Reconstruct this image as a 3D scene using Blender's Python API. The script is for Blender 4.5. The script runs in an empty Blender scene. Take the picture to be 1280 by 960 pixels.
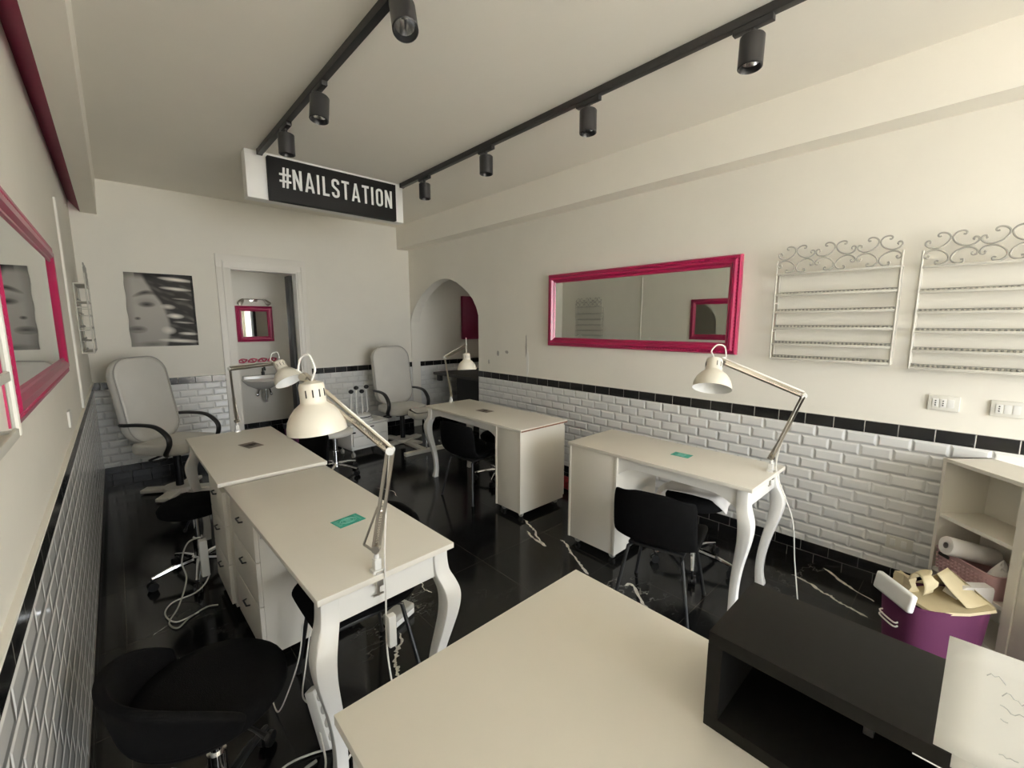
import bpy, bmesh, math, random
from mathutils import Vector, Matrix
random.seed(4)
S = bpy.context.scene
COL = S.collection
PI = math.pi
XR, XL, YB, YF, ZC = 3.337, -0.21, 5.92, -2.9, 2.98

# ------------------------------------------------------------------ materials
def nodes_of(name):
    m = bpy.data.materials.new(name); m.use_nodes = True
    nt = m.node_tree
    return m, nt, nt.nodes['Principled BSDF'], nt.nodes, nt.links

def mat(name, col, rough=.5, metal=0.0, noise=0.0, nscale=8.0, bump=0.0, bscale=60.0, spec=.5, coat=0.0, sheen=0.0):
    m, nt, b, N, L = nodes_of(name)
    b.inputs['Base Color'].default_value = (*col, 1)
    b.inputs['Roughness'].default_value = rough
    b.inputs['Metallic'].default_value = metal
    b.inputs['Specular IOR Level'].default_value = spec
    if coat:
        b.inputs['Coat Weight'].default_value = coat; b.inputs['Coat Roughness'].default_value = .08
    if sheen:
        b.inputs['Sheen Weight'].default_value = sheen
    tc = N.new('ShaderNodeTexCoord')
    if noise > 0:
        n = N.new('ShaderNodeTexNoise'); n.inputs['Scale'].default_value = nscale; n.inputs['Detail'].default_value = 5
        L.new(tc.outputs['Object'], n.inputs['Vector'])
        r = N.new('ShaderNodeValToRGB')
        r.color_ramp.elements[0].position = .3; r.color_ramp.elements[1].position = .7
        r.color_ramp.elements[0].color = (*[c*(1-noise) for c in col], 1)
        r.color_ramp.elements[1].color = (*[min(1, c*(1+noise*.5)) for c in col], 1)
        L.new(n.outputs['Fac'], r.inputs['Fac']); L.new(r.outputs['Color'], b.inputs['Base Color'])
    if bump > 0:
        n2 = N.new('ShaderNodeTexNoise'); n2.inputs['Scale'].default_value = bscale; n2.inputs['Detail'].default_value = 4
        L.new(tc.outputs['Object'], n2.inputs['Vector'])
        bp = N.new('ShaderNodeBump'); bp.inputs['Strength'].default_value = bump; bp.inputs['Distance'].default_value = .01
        L.new(n2.outputs['Fac'], bp.inputs['Height']); L.new(bp.outputs['Normal'], b.inputs['Normal'])
    return m

def math_node(N, L, op, a, b=None):
    n = N.new('ShaderNodeMath'); n.operation = op
    for i, v in enumerate((a, b)):
        if v is None: continue
        if isinstance(v, (int, float)): n.inputs[i].default_value = v
        else: L.new(v, n.inputs[i])
    return n.outputs[0]

def tile_mat(name, axis, ztop, bw, rh, col, grout, rough, gloss_bevel=True, u0=0.0, offset=.5):
    """glazed tiles laid on a wall that runs along axis; courses counted down from ztop"""
    m, nt, b, N, L = nodes_of(name)
    g = N.new('ShaderNodeNewGeometry'); sp = N.new('ShaderNodeSeparateXYZ'); L.new(g.outputs['Position'], sp.inputs[0])
    u = math_node(N, L, 'ADD', sp.outputs[axis], 20*bw + u0)
    v = math_node(N, L, 'SUBTRACT', ztop + 200*rh*0, sp.outputs['Z'])
    cb = N.new('ShaderNodeCombineXYZ'); L.new(u, cb.inputs[0]); L.new(v, cb.inputs[1])
    def brick(ms, smooth):
        t = N.new('ShaderNodeTexBrick'); t.offset = offset; t.offset_frequency = 2; t.squash = 1
        t.inputs['Scale'].default_value = 1; t.inputs['Mortar Size'].default_value = ms
        t.inputs['Mortar Smooth'].default_value = smooth
        t.inputs['Brick Width'].default_value = bw; t.inputs['Row Height'].default_value = rh
        t.inputs['Bias'].default_value = 0
        t.inputs['Color1'].default_value = (*col, 1); t.inputs['Color2'].default_value = (*[c*.94 for c in col], 1)
        t.inputs['Mortar'].default_value = (*grout, 1)
        L.new(cb.outputs[0], t.inputs['Vector']); return t
    t1 = brick(.0016, .1)
    L.new(t1.outputs['Color'], b.inputs['Base Color'])
    t2 = brick(.017 if gloss_bevel else .004, 1.0)
    inv = math_node(N, L, 'SUBTRACT', 1.0, t2.outputs['Fac'])
    bp = N.new('ShaderNodeBump'); bp.inputs['Strength'].default_value = 1.0
    bp.inputs['Distance'].default_value = .0068 if gloss_bevel else .002
    L.new(inv, bp.inputs['Height']); L.new(bp.outputs['Normal'], b.inputs['Normal'])
    b.inputs['Roughness'].default_value = rough
    return m

def plaster(name, col, marks=0.05):
    m, nt, b, N, L = nodes_of(name)
    g = N.new('ShaderNodeNewGeometry')
    n = N.new('ShaderNodeTexNoise'); n.inputs['Scale'].default_value = 1.3; n.inputs['Detail'].default_value = 6; n.inputs['Roughness'].default_value = .65
    L.new(g.outputs['Position'], n.inputs['Vector'])
    r = N.new('ShaderNodeValToRGB')
    r.color_ramp.elements[0].position = .25; r.color_ramp.elements[1].position = .6
    r.color_ramp.elements[0].color = (*[c*(1-marks) for c in col], 1); r.color_ramp.elements[1].color = (*col, 1)
    L.new(n.outputs['Fac'], r.inputs['Fac']); L.new(r.outputs['Color'], b.inputs['Base Color'])
    n2 = N.new('ShaderNodeTexNoise'); n2.inputs['Scale'].default_value = 35; n2.inputs['Detail'].default_value = 5
    L.new(g.outputs['Position'], n2.inputs['Vector'])
    bp = N.new('ShaderNodeBump'); bp.inputs['Strength'].default_value = .12; bp.inputs['Distance'].default_value = .004
    L.new(n2.outputs['Fac'], bp.inputs['Height']); L.new(bp.outputs['Normal'], b.inputs['Normal'])
    b.inputs['Roughness'].default_value = .75; b.inputs['Specular IOR Level'].default_value = .25
    return m

def marble_mat():
    m, nt, b, N, L = nodes_of('black_marble')
    g = N.new('ShaderNodeNewGeometry')
    mp = N.new('ShaderNodeMapping'); mp.inputs['Rotation'].default_value = (0, 0, .55); mp.inputs['Scale'].default_value = (1, 2.1, 1)
    L.new(g.outputs['Position'], mp.inputs['Vector'])
    def vein(scale, w, off, det):
        ad = N.new('ShaderNodeVectorMath'); ad.operation = 'ADD'; ad.inputs[1].default_value = off
        L.new(mp.outputs[0], ad.inputs[0])
        n = N.new('ShaderNodeTexNoise'); n.inputs['Scale'].default_value = scale; n.inputs['Detail'].default_value = det; n.inputs['Roughness'].default_value = .62
        L.new(ad.outputs[0], n.inputs['Vector'])
        d = math_node(N, L, 'ABSOLUTE', math_node(N, L, 'SUBTRACT', n.outputs['Fac'], .5))
        return math_node(N, L, 'MAXIMUM', math_node(N, L, 'SUBTRACT', 1.0, math_node(N, L, 'DIVIDE', d, w)), 0.0)
    v1 = vein(.62, .004, (3.1, 7.7, 0), 6); v2 = vein(1.5, .004, (11, 2, 5), 6)
    k = N.new('ShaderNodeTexNoise'); k.inputs['Scale'].default_value = 1.1; k.inputs['Detail'].default_value = 3
    L.new(g.outputs['Position'], k.inputs['Vector'])
    km = N.new('ShaderNodeMapRange'); km.inputs['From Min'].default_value = .50; km.inputs['From Max'].default_value = .62
    L.new(k.outputs['Fac'], km.inputs['Value'])
    v = math_node(N, L, 'MULTIPLY', math_node(N, L, 'ADD', v1, math_node(N, L, 'MULTIPLY', v2, .35)), km.outputs[0])
    v = math_node(N, L, 'MINIMUM', v, 1.0)
    # slab joints
    br = N.new('ShaderNodeTexBrick'); br.offset = 0; br.inputs['Scale'].default_value = 1
    br.inputs['Brick Width'].default_value = .6; br.inputs['Row Height'].default_value = .6; br.inputs['Mortar Size'].default_value = .0015
    sh = N.new('ShaderNodeVectorMath'); sh.operation = 'ADD'; sh.inputs[1].default_value = (6.1, 6.25, 0)
    L.new(g.outputs['Position'], sh.inputs[0]); L.new(sh.outputs[0], br.inputs['Vector'])
    mx = N.new('ShaderNodeMix'); mx.data_type = 'RGBA'
    mx.inputs[6].default_value = (.0075, .0075, .0075, 1); mx.inputs[7].default_value = (.16, .155, .14, 1)
    L.new(v, mx.inputs[0])
    mx2 = N.new('ShaderNodeMix'); mx2.data_type = 'RGBA'; mx2.inputs[7].default_value = (.05, .045, .035, 1)
    L.new(br.outputs['Fac'], mx2.inputs[0]); L.new(mx.outputs[2], mx2.inputs[6])
    L.new(mx2.outputs[2], b.inputs['Base Color'])
    b.inputs['Roughness'].default_value = .13; b.inputs['Specular IOR Level'].default_value = .3
    return m

M = {}
M['wall'] = plaster('wall_paint', (.80, .768, .685))
M['ceil'] = plaster('ceiling_paint', (.88, .842, .755), .03)
M['tileY'] = tile_mat('white_bevel_tile_y', 'Y', .94, .155, .0755, (.76, .755, .73), (.64, .63, .60), .12, u0=.02)
M['tileX'] = tile_mat('white_bevel_tile_x', 'X', .94, .155, .0755, (.76, .755, .73), (.64, .63, .60), .12)
M['bandY'] = tile_mat('black_tile_y', 'Y', 1.015, .155, .075, (.009, .009, .0095), (.42, .4, .36), .16, False, u0=.033, offset=0)
M['bandX'] = tile_mat('black_tile_x', 'X', 1.015, .155, .075, (.009, .009, .0095), (.42, .4, .36), .16, False, offset=0)
M['skirtY'] = tile_mat('black_skirt_tile_y', 'Y', .138, .155, .071, (.009, .009, .0095), (.2, .19, .18), .2, False)
M['skirtX'] = tile_mat('black_skirt_tile_x', 'X', .138, .155, .071, (.009, .009, .0095), (.2, .19, .18), .2, False)
M['marble'] = marble_mat()
M['desk'] = mat('white_melamine', (.75, .71, .62), .38, noise=.03, nscale=3, bump=.02, bscale=200)
M['deskpaint'] = mat('white_desk_paint', (.80, .785, .74), .35)
M['trimwhite'] = mat('white_trim_paint', (.76, .73, .66), .4)
M['chipboard'] = mat('raw_chipboard', (.22, .09, .04), .8, noise=.3, nscale=90)
M['shadow_gap'] = mat('dark_gap', (.02, .018, .016), .7)
M['lamp'] = mat('cream_lamp_enamel', (.70, .655, .55), .34)
M['lampin'] = mat('white_lamp_inside', (.86, .85, .81), .4)
M['steel'] = mat('lamp_steel', (.52, .48, .41), .32, 1.0)
M['chrome'] = mat('chrome', (.82, .82, .82), .08, 1.0)
M['whitecord'] = mat('white_cord', (.80, .78, .72), .4)
M['greycord'] = mat('grey_cord', (.38, .37, .33), .5)
M['blackfab'] = mat('black_fabric', (.0042, .0042, .0044), .9, noise=.3, nscale=30, bump=.15, bscale=350, spec=.1)
M['blackmetal'] = mat('black_powder_coat', (.012, .012, .0125), .42)
M['blackplastic'] = mat('black_plastic', (.012, .012, .012), .35)
M['blackbox'] = mat('black_laminate', (.0085, .0083, .0075), .6, noise=.1, nscale=60, spec=.12)
M['spot'] = mat('black_spot_metal', (.011, .011, .012), .4)
M['magenta'] = mat('magenta_lacquer', (.31, .006, .062), .3, coat=.3, bump=.02, bscale=90)
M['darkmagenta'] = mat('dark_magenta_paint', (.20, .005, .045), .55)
M['mirror'] = mat('mirror_glass', (.80, .82, .78), .015, 1.0)
M['leather'] = mat('white_leatherette', (.62, .60, .55), .42, noise=.04, nscale=5, bump=.06, bscale=120)
M['piping'] = mat('grey_seam_piping', (.42, .40, .36), .5)
M['rack'] = mat('grey_white_rack_metal', (.56, .54, .475), .45)
M['rackgrey'] = mat('worn_grey_rack_metal', (.33, .32, .28), .5)
M['teal'] = mat('teal_card', (.02, .36, .26), .4, noise=.25, nscale=40)
M['tealink'] = mat('pale_teal_ink', (.22, .55, .45), .45)
M['browncard'] = mat('brown_grey_card', (.16, .12, .085), .45, noise=.3, nscale=50)
M['browncardink'] = mat('dark_brown_ink', (.05, .035, .025), .45)
M['pinkplastic'] = mat('pink_plastic', (.52, .33, .33), .45)
M['purple'] = mat('purple_fabric', (.085, .010, .052), .8, bump=.1, bscale=300)
M['kraft'] = mat('tan_paper_bag', (.52, .44, .27), .65, noise=.08, nscale=12, bump=.1, bscale=15)
M['cloth'] = mat('white_cloth', (.70, .67, .63), .8, bump=.1, bscale=60)
M['paper'] = mat('white_paper', (.90, .90, .87), .6, noise=.02, nscale=4)
M['pencil'] = mat('grey_pencil', (.48, .49, .49), .7)
M['ink'] = mat('dark_print', (.015, .015, .02), .6)
M['white_plastic'] = mat('white_plastic', (.76, .75, .71), .3)
M['ivory_plate'] = mat('ivory_switch_plate', (.70, .68, .61), .35)
M['ceramic'] = mat('white_ceramic', (.72, .70, .65), .12, coat=.5)
M['sign_black'] = mat('sign_black', (.005, .005, .005), .6, spec=.2)
M['sign_white'] = mat('sign_white', (.85, .84, .80), .5)
M['signletters'] = mat('sign_letters', (.78, .78, .76), .45)
M['darkcounter'] = mat('dark_grey_counter', (.045, .042, .038), .5)
M['greydark'] = mat('charcoal_panel', (.03, .029, .028), .6)
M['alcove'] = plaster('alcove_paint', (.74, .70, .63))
M['bath'] = plaster('bathroom_paint', (.72, .69, .62))
M['redmat'] = mat('red_patterned_rug', (.42, .02, .025), .8, noise=.7, nscale=28)
M['pavement'] = mat('pavement', (.55, .53, .49), .8, noise=.1, nscale=2)
M['pinkdecor'] = mat('pink_decor', (.42, .02, .07), .4)
M['pearl'] = mat('reflector', (.85, .85, .85), .18, 1.0)
M['plasterfill'] = mat('plaster_patch', (.80, .785, .74), .9)
M['smudge'] = mat('grey_smudge', (.40, .38, .34), .9)

# ------------------------------------------------------------------ mesh builder
def V(*a): return Vector(a)

class MB:
    def __init__(s): s.bm = bmesh.new()
    def _add(s, verts, faces, mi=0, T=None):
        vs = [s.bm.verts.new(T @ Vector(v) if T else Vector(v)) for v in verts]
        for f in faces:
            try:
                fc = s.bm.faces.new([vs[i] for i in f]); fc.material_index = mi
            except ValueError: pass
        return vs
    def box(s, lo, hi, bev=0.0, mi=0, T=None, seg=2):
        x0, y0, z0 = lo; x1, y1, z1 = hi
        t = bmesh.new()
        vs = [t.verts.new(p) for p in [(x0,y0,z0),(x1,y0,z0),(x1,y1,z0),(x0,y1,z0),(x0,y0,z1),(x1,y0,z1),(x1,y1,z1),(x0,y1,z1)]]
        for f in [(0,3,2,1),(4,5,6,7),(0,1,5,4),(1,2,6,5),(2,3,7,6),(3,0,4,7)]: t.faces.new([vs[i] for i in f])
        if bev > 0:
            bmesh.ops.bevel(t, geom=t.edges[:], offset=bev, segments=seg, affect='EDGES', profile=.6)
        s.merge(t, mi, T); return s
    def merge(s, t, mi=0, T=None):
        t.verts.index_update()
        vs = [s.bm.verts.new(T @ v.co if T else v.co) for v in t.verts]
        for f in t.faces:
            try:
                fc = s.bm.faces.new([vs[v.index] for v in f.verts]); fc.material_index = mi
            except ValueError: pass
        t.free()
    def ring(s, c, ax, r, n, ref=None):
        ax = Vector(ax).normalized()
        a = Vector(ref) if ref is not None else (Vector((0,0,1)) if abs(ax.z) < .9 else Vector((1,0,0)))
        u = (a - ax*a.dot(ax)).normalized(); w = ax.cross(u)
        return [Vector(c) + (u*math.cos(2*PI*i/n) + w*math.sin(2*PI*i/n))*r for i in range(n)]
    def loft(s, rings, cap=True, mi=0, closed=False):
        n = len(rings[0]); R = [[s.bm.verts.new(p) for p in r] for r in rings]
        m = len(R)
        for i in range(m if closed else m-1):
            A, B = R[i], R[(i+1) % m]
            for j in range(n):
                f = s.bm.faces.new([A[j], A[(j+1)%n], B[(j+1)%n], B[j]]); f.material_index = mi
        if cap and not closed:
            for r in (R[0], R[-1]):
                try: f = s.bm.faces.new(r); f.material_index = mi
                except ValueError: pass
        return s
    def cyl(s, p0, p1, r0, r1=None, n=20, mi=0):
        p0, p1 = Vector(p0), Vector(p1); ax = p1-p0
        return s.loft([s.ring(p0, ax, r0, n), s.ring(p1, ax, r0 if r1 is None else r1, n)], mi=mi)
    def lathe(s, prof, c=(0,0,0), ax=(0,0,1), n=28, mi=0, cap=False):
        """prof: (radius, height along ax)"""
        ax = Vector(ax).normalized(); c = Vector(c)
        return s.loft([s.ring(c+ax*h, ax, max(r, 1e-4), n) for r, h in prof], cap=cap, mi=mi)
    def tube(s, pts, r, n=8, mi=0, closed=False, cap=True):
        pts = [Vector(p) for p in pts]; m = len(pts); rings = []
        ref = None
        for i, p in enumerate(pts):
            a = pts[(i-1) % m] if (closed or i > 0) else p
            b = pts[(i+1) % m] if (closed or i < m-1) else p
            t = (b-a)
            if t.length < 1e-9: t = Vector((0,0,1))
            t.normalize()
            if ref is None:
                ref = Vector((0,0,1)) if abs(t.z) < .9 else Vector((1,0,0))
            u = ref - t*ref.dot(t)
            if u.length < 1e-6: u = t.orthogonal()
            u.normalize(); ref = u; w = t.cross(u)
            rr = r[i] if isinstance(r, (list, tuple)) else r
            rings.append([p + (u*math.cos(2*PI*k/n) + w*math.sin(2*PI*k/n))*rr for k in range(n)])
        return s.loft(rings, cap=cap, mi=mi, closed=closed)
    def sphere(s, c, r, sc=(1,1,1), u=16, v=10, mi=0):
        rings = []
        for i in range(v+1):
            a = PI*i/v
            rr = max(math.sin(a), 1e-3)
            rings.append([Vector(c)+Vector((sc[0]*r*rr*math.cos(2*PI*k/u), sc[1]*r*rr*math.sin(2*PI*k/u), -sc[2]*r*math.cos(a))) for k in range(u)])
        return s.loft(rings, mi=mi)
    def prism(s, poly, d0, d1, plane='xz', mi=0, T=None):
        """2-D polygon extruded between d0 and d1 on the remaining axis"""
        def P(a, b, d):
            return {'xz': (a, d, b), 'yz': (d, a, b), 'xy': (a, b, d)}[plane]
        n = len(poly)
        verts = [P(a, b, d0) for a, b in poly] + [P(a, b, d1) for a, b in poly]
        faces = [tuple(range(n)), tuple(range(2*n-1, n-1, -1))] + [(i, (i+1) % n, n+(i+1) % n, n+i) for i in range(n)]
        s._add(verts, faces, mi, T); return s
    def grid(s, P, mi=0):
        R = [[s.bm.verts.new(p) for p in row] for row in P]
        for i in range(len(R)-1):
            for j in range(len(R[0])-1):
                f = s.bm.faces.new([R[i][j], R[i][j+1], R[i+1][j+1], R[i+1][j]]); f.material_index = mi
        return s
    def build(s, name, mats, parent=None, smooth=35, T=None, loc=None):
        bmesh.ops.remove_doubles(s.bm, verts=s.bm.verts[:], dist=1e-6)
        if T: bmesh.ops.transform(s.bm, matrix=T, verts=s.bm.verts[:])
        if loc is not None: bmesh.ops.translate(s.bm, vec=-Vector(loc), verts=s.bm.verts[:])
        bmesh.ops.recalc_face_normals(s.bm, faces=s.bm.faces[:])
        me = bpy.data.meshes.new(name); s.bm.to_mesh(me); s.bm.free()
        for m in (mats if isinstance(mats, (list, tuple)) else [mats]): me.materials.append(m)
        if smooth:
            for p in me.polygons: p.use_smooth = True
            me.set_sharp_from_angle(angle=math.radians(smooth))
        o = bpy.data.objects.new(name, me); COL.objects.link(o)
        if parent: o.parent = parent
        if loc is not None: o.location = loc
        return o

def thing(name, label, cat, loc=(0,0,0), rotz=0, group=None):
    o = bpy.data.objects.new(name, None); COL.objects.link(o)
    o.location = loc; o.rotation_euler = (0, 0, rotz); o.empty_display_size = .05
    o['label'] = label; o['category'] = cat
    if group: o['group'] = group
    return o
def tag(o, label, cat, group=None):
    o['label'] = label; o['category'] = cat
    if group: o['group'] = group
    return o
def struct(o): o['kind'] = 'structure'; return o
def dup(root, loc, rotz=0, label=None, group=None):
    r = root.copy(); COL.objects.link(r); r.location = loc; r.rotation_euler = (0, 0, rotz)
    if label: r['label'] = label
    if group: r['group'] = group
    for ch in list(root.children):
        c = ch.copy(); COL.objects.link(c); c.parent = r
        for g in ch.children:
            d = g.copy(); COL.objects.link(d); d.parent = c
    return r
def catmull(P, k=6, closed=False):
    P = [Vector(p) for p in P]; n = len(P); out = []
    for i in range(n if closed else n-1):
        p0 = P[(i-1) % n] if (closed or i > 0) else P[i]
        p1, p2 = P[i], P[(i+1) % n]
        p3 = P[(i+2) % n] if (closed or i+2 < n) else p2
        for j in range(k):
            t = j/k
            out.append(.5*((2*p1)+(p2-p0)*t+(2*p0-5*p1+4*p2-p3)*t*t+(3*p1-p0-3*p2+p3)*t**3))
    if not closed: out.append(P[-1])
    return out

# ------------------------------------------------------------------ camera
cam = bpy.data.cameras.new('camera'); cam.sensor_width = 36; cam.lens = 36*537.4/1280; cam.clip_start = .02
co = bpy.data.objects.new('camera', cam); COL.objects.link(co)
co.location = (0, 0, 1.6); co.rotation_euler = (math.radians(90-8.0), 0, -math.radians(42.57))
S.camera = co

# ------------------------------------------------------------------ room shell
VEINS = [[(.892,1.908),(.886,1.853),(.883,1.805),(.855,1.761),(.834,1.727),(.826,1.689),(.808,1.655),(.817,1.611)], [(.952,1.901),(.924,1.841),(.875,1.791)],
 [(2.347,2.408),(2.295,2.282),(2.271,2.214),(2.207,2.117),(2.157,1.988)], [(2.221,2.243),(2.176,2.129),(2.157,1.988)],
 [(2.304,1.979),(2.308,1.943),(2.264,1.86),(2.221,1.795),(2.166,1.694),(2.125,1.614),(2.104,1.559)],
 [(2.166,1.34),(2.211,1.31),(2.135,1.209),(2.076,1.127),(2.064,1.047),(2.071,.963)],
 [(3.304,.556),(3.269,.502),(3.2,.435),(3.163,.37),(3.102,.271)],
 [(3.068,.674),(3.042,.58),(2.988,.498),(2.98,.453),(2.948,.412),(2.932,.35),(2.903,.268)],
 [(1.25,2.3),(1.27,2.22),(1.24,2.15),(1.26,2.08)], [(.0,2.75),(.06,2.79)], [(.0,2.42),(.05,2.45),(.09,2.46)], [(1.75,3.9),(1.83,3.7),(1.80,3.55)]]
b = MB(); b.box((XL-.15, YF-.15, -.1), (XR+2.1, 7.4, 0))
random.seed(12)
for vi, v in enumerate(VEINS):
    P = catmull([(x, y, 0) for x, y in v], 5); L_, R_ = [], []
    for k, p in enumerate(P):
        a = P[max(0, k-1)]; c = P[min(len(P)-1, k+1)]; d = (c-a).normalized(); nn = Vector((-d.y, d.x, 0))
        w = (.0095 if vi < 8 else .004)*random.uniform(.35, 1.25)*min(1, .3+k/3, .3+(len(P)-1-k)/3)
        q_ = p+nn*random.uniform(-.006, .006)
        L_.append(q_+nn*w+Vector((0, 0, .0003+.00003*vi))); R_.append(q_-nn*w+Vector((0, 0, .0003+.00003*vi)))
    b.grid([L_, R_], mi=1)
M['vein'] = mat('white_marble_vein', (.60, .57, .50), .15, noise=.35, nscale=30)
struct(b.build('floor', [M['marble'], M['vein']], smooth=0))
b = MB(); b.box((XL-.15, YF-.15, ZC), (XR+2.1, 7.4, ZC+.12)); struct(b.build('ceiling', M['ceil'], smooth=0))
TC = .008   # tile thickness
def clad(b, axis, lo, hi, wall, sgn, zb=.138):
    """white tile + black band skin on a wall face"""
    for z0, z1, mi in ((zb, .94, 1), (.94, 1.015, 2)):
        if axis == 'Y': b.box((min(wall, wall+sgn*TC), lo, z0), (max(wall, wall+sgn*TC), hi, z1), mi=mi)
        else: b.box((lo, min(wall, wall+sgn*TC), z0), (hi, max(wall, wall+sgn*TC), z1), mi=mi)
# right wall with an arched opening near the back
AY0, AY1 = 4.25, 5.90
b = MB()
b.box((XR, YF-.15, 0), (XR+.14, AY0, ZC))
arc = [(4.25, 1.70), (4.29, 1.80), (4.363, 1.905), (4.46, 1.99), (4.57, 2.06), (4.70, 2.13), (4.845, 2.18), (4.97, 2.197), (5.083, 2.195), (5.22, 2.17), (5.35, 2.12), (5.477, 2.06), (5.60, 1.985), (5.694, 1.915), (5.80, 1.81), (5.86, 1.72), (5.90, 1.62)]
poly = arc + [(5.90, ZC), (4.25, ZC)]
n = len(arc)
for i in range(n-1):
    (y0, z0), (y1, z1) = arc[i], arc[i+1]
    b.prism([(y0, z0), (y1, z1), (y1, ZC), (y0, ZC)], XR, XR+.14, 'yz')
b.box((XR, 5.90, 0), (XR+.14, YB, ZC))
clad(b, 'Y', YF, AY0-.005, XR, -1)
# lowered beam along the right wall
struct(b.build('wall_right', [M['wall'], M['tileY'], M['bandY']], smooth=30))
b = MB(); b.box((3.15, YF, 2.672), (XR, YB, ZC)); struct(b.build('trim_1', M['ceil'], smooth=0))
# back wall with doorway
DX0, DX1, DZ = 1.03, 1.76, 2.235
b = MB()
b.box((XL-.15, YB, 0), (DX0, YB+.12, ZC)); b.box((DX1, YB, 0), (XR+2.1, YB+.12, ZC)); b.box((DX0, YB, DZ), (DX1, YB+.12, ZC))
clad(b, 'X', XL, .905, YB, -1); clad(b, 'X', 1.86, XR+1.6, YB, -1)
struct(b.build('wall_back', [M['wall'], M['tileX'], M['bandX']], smooth=0))
# left wall
b = MB(); b.box((XL-.15, YF-.15, 0), (XL, YB, ZC)); clad(b, 'Y', YF, YB-TC, XL, 1)
b.box((XL, YF, 1.015), (XL+.014, YB-TC, 1.024))
struct(b.build('wall_left', [M['wall'], M['tileY'], M['bandY']], smooth=0))
# beam on the left wall with its sloping magenta soffit
b = MB()
b.prism([(-.132, 2.649), (-.017, 2.646), (-.003, ZC), (-.132, ZC)], YF, YB, 'xz', mi=0)
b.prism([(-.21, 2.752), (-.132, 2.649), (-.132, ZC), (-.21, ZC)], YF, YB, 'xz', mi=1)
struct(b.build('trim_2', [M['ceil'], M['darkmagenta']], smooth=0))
# conduit on the left wall
b = MB(); b.tube([(XL+.006, 4.1, z) for z in (1.03, 1.5, 2.0, 2.4)], .008, 6); struct(b.build('trim_3', M['trimwhite']))
# baseboards of black tile
b = MB(); b.box((XR-TC-.004, YF, 0), (XR, AY0-.005, .138)); struct(b.build('baseboard_right', M['skirtY'], smooth=0))
b = MB(); b.box((XL, YF, 0), (XL+TC+.004, YB-.012, .138)); struct(b.build('baseboard_left', M['skirtY'], smooth=0))
b = MB(); b.box((XL+.012, YB-TC-.004, 0), (.905, YB, .138)); b.box((1.86, YB-TC-.004, 0), (XR+1.6, YB, .138)); struct(b.build('baseboard_back', M['skirtX'], smooth=0))
# front wall with the shop window / glass door the daylight comes through
WX0, WX1, WZ0, WZ1 = .2, 3.05, .05, 2.7
b = MB()
b.box((XL-.15, YF-.15, 0), (WX0, YF, ZC)); b.box((WX1, YF-.15, 0), (XR+.14, YF, ZC)); b.box((WX0, YF-.15, WZ1), (WX1, YF, ZC)); b.box((WX0, YF-.15, 0), (WX1, YF, WZ0))
struct(b.build('wall_front', M['wall'], smooth=0))
b = MB()
for x in (WX0, 1.6, WX1-.05): b.box((x, YF-.09, WZ0), (x+.05, YF-.04, WZ1))
for z in (WZ0, WZ1-.05): b.box((WX0, YF-.09, z), (WX1, YF-.04, z+.05))
struct(b.build('window_1', M['blackmetal'], smooth=0))
b = MB(); b.box((-12, YF-14, -.12), (16, YF-.15, -.02)); struct(b.build('ground', M['pavement'], smooth=0))
# door frame of the back doorway
b = MB()
for x0, x1 in ((.905, DX0), (DX1, 1.86)): b.box((x0, YB-.022, 0), (x1, YB, DZ), .003)
b.box((.905, YB-.022, DZ), (1.86, YB, 2.38), .004)
b.box((DX0+.0005, YB-.012, 0), (DX0+.018, YB+.13, DZ-.018)); b.box((DX1-.018, YB-.012, 0), (DX1-.0005, YB+.13, DZ-.018)); b.box((DX0+.0005, YB-.012, DZ-.018), (DX1-.0005, YB+.13, DZ-.0005))
b.box((.965, YB-.03, 0), (.985, YB-.0215, 2.30), .003); b.box((1.80, YB-.03, 0), (1.82, YB-.0215, 2.30), .003); b.box((.965, YB-.03, 2.30), (1.82, YB-.0215, 2.32), .003)
struct(b.build('door_1', M['trimwhite']))
# bathroom behind
BY = 7.2
b = MB()
b.box((.55, BY, 0), (2.4, BY+.1, 2.7)); b.box((.45, YB+.12, 0), (.55, 6.35, 2.7)); b.box((.45, 6.8, 0), (.55, BY+.1, 2.7)); b.box((.45, 6.35, 0), (.55, 6.8, 1.6)); b.box((.45, 6.35, 1.9), (.55, 6.8, 2.7)); b.box((2.15, YB+.12, 0), (2.25, BY+.1, 2.7)); b.box((.45, YB+.12, 2.6), (2.25, BY+.1, 2.7))  # unseen gap in the left side wall, added to let daylight brighten the bathroom
struct(b.build('wall_bathroom', M['bath'], smooth=0))
b = MB(); b.box((.58, BY-.012, 0), (2.15, BY, .138)); struct(b.build('baseboard_bathroom', M['skirtX'], smooth=0))
# leaf of the door, folded back into the bathroom
b = MB(); b.box((1.70, YB+.14, .02), (1.74, YB+.32, DZ-.03), .004); struct(b.build('door_2', M['greydark']))
# alcove behind the arch
b = MB()
b.box((XR+.14, 3.9, 0), (5.0, 4.02, ZC)); b.box((4.93, 4.02, 0), (5.05, 4.3, ZC)); b.box((4.93, 4.8, 0), (5.05, YB, ZC)); b.box((4.93, 4.3, 0), (5.05, 4.8, 1.7)); b.box((4.93, 4.3, 1.87), (5.05, 4.8, ZC)); b.box((XR+.14, 4.02, 2.5), (4.93, YB, 2.6))  # unseen slot in the far side wall, added to lighten the alcove
struct(b.build('wall_alcove', M['alcove'], smooth=0))
b = MB(); b.box((4.28, YB-.06, 1.34), (4.93, YB-.001, 2.05), .006); tag(b.build('wall_panel', M['darkmagenta'], loc=(4.6, YB-.03, 1.34)), 'plain dark magenta panel on the wall seen through the arch', 'panel')

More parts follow.
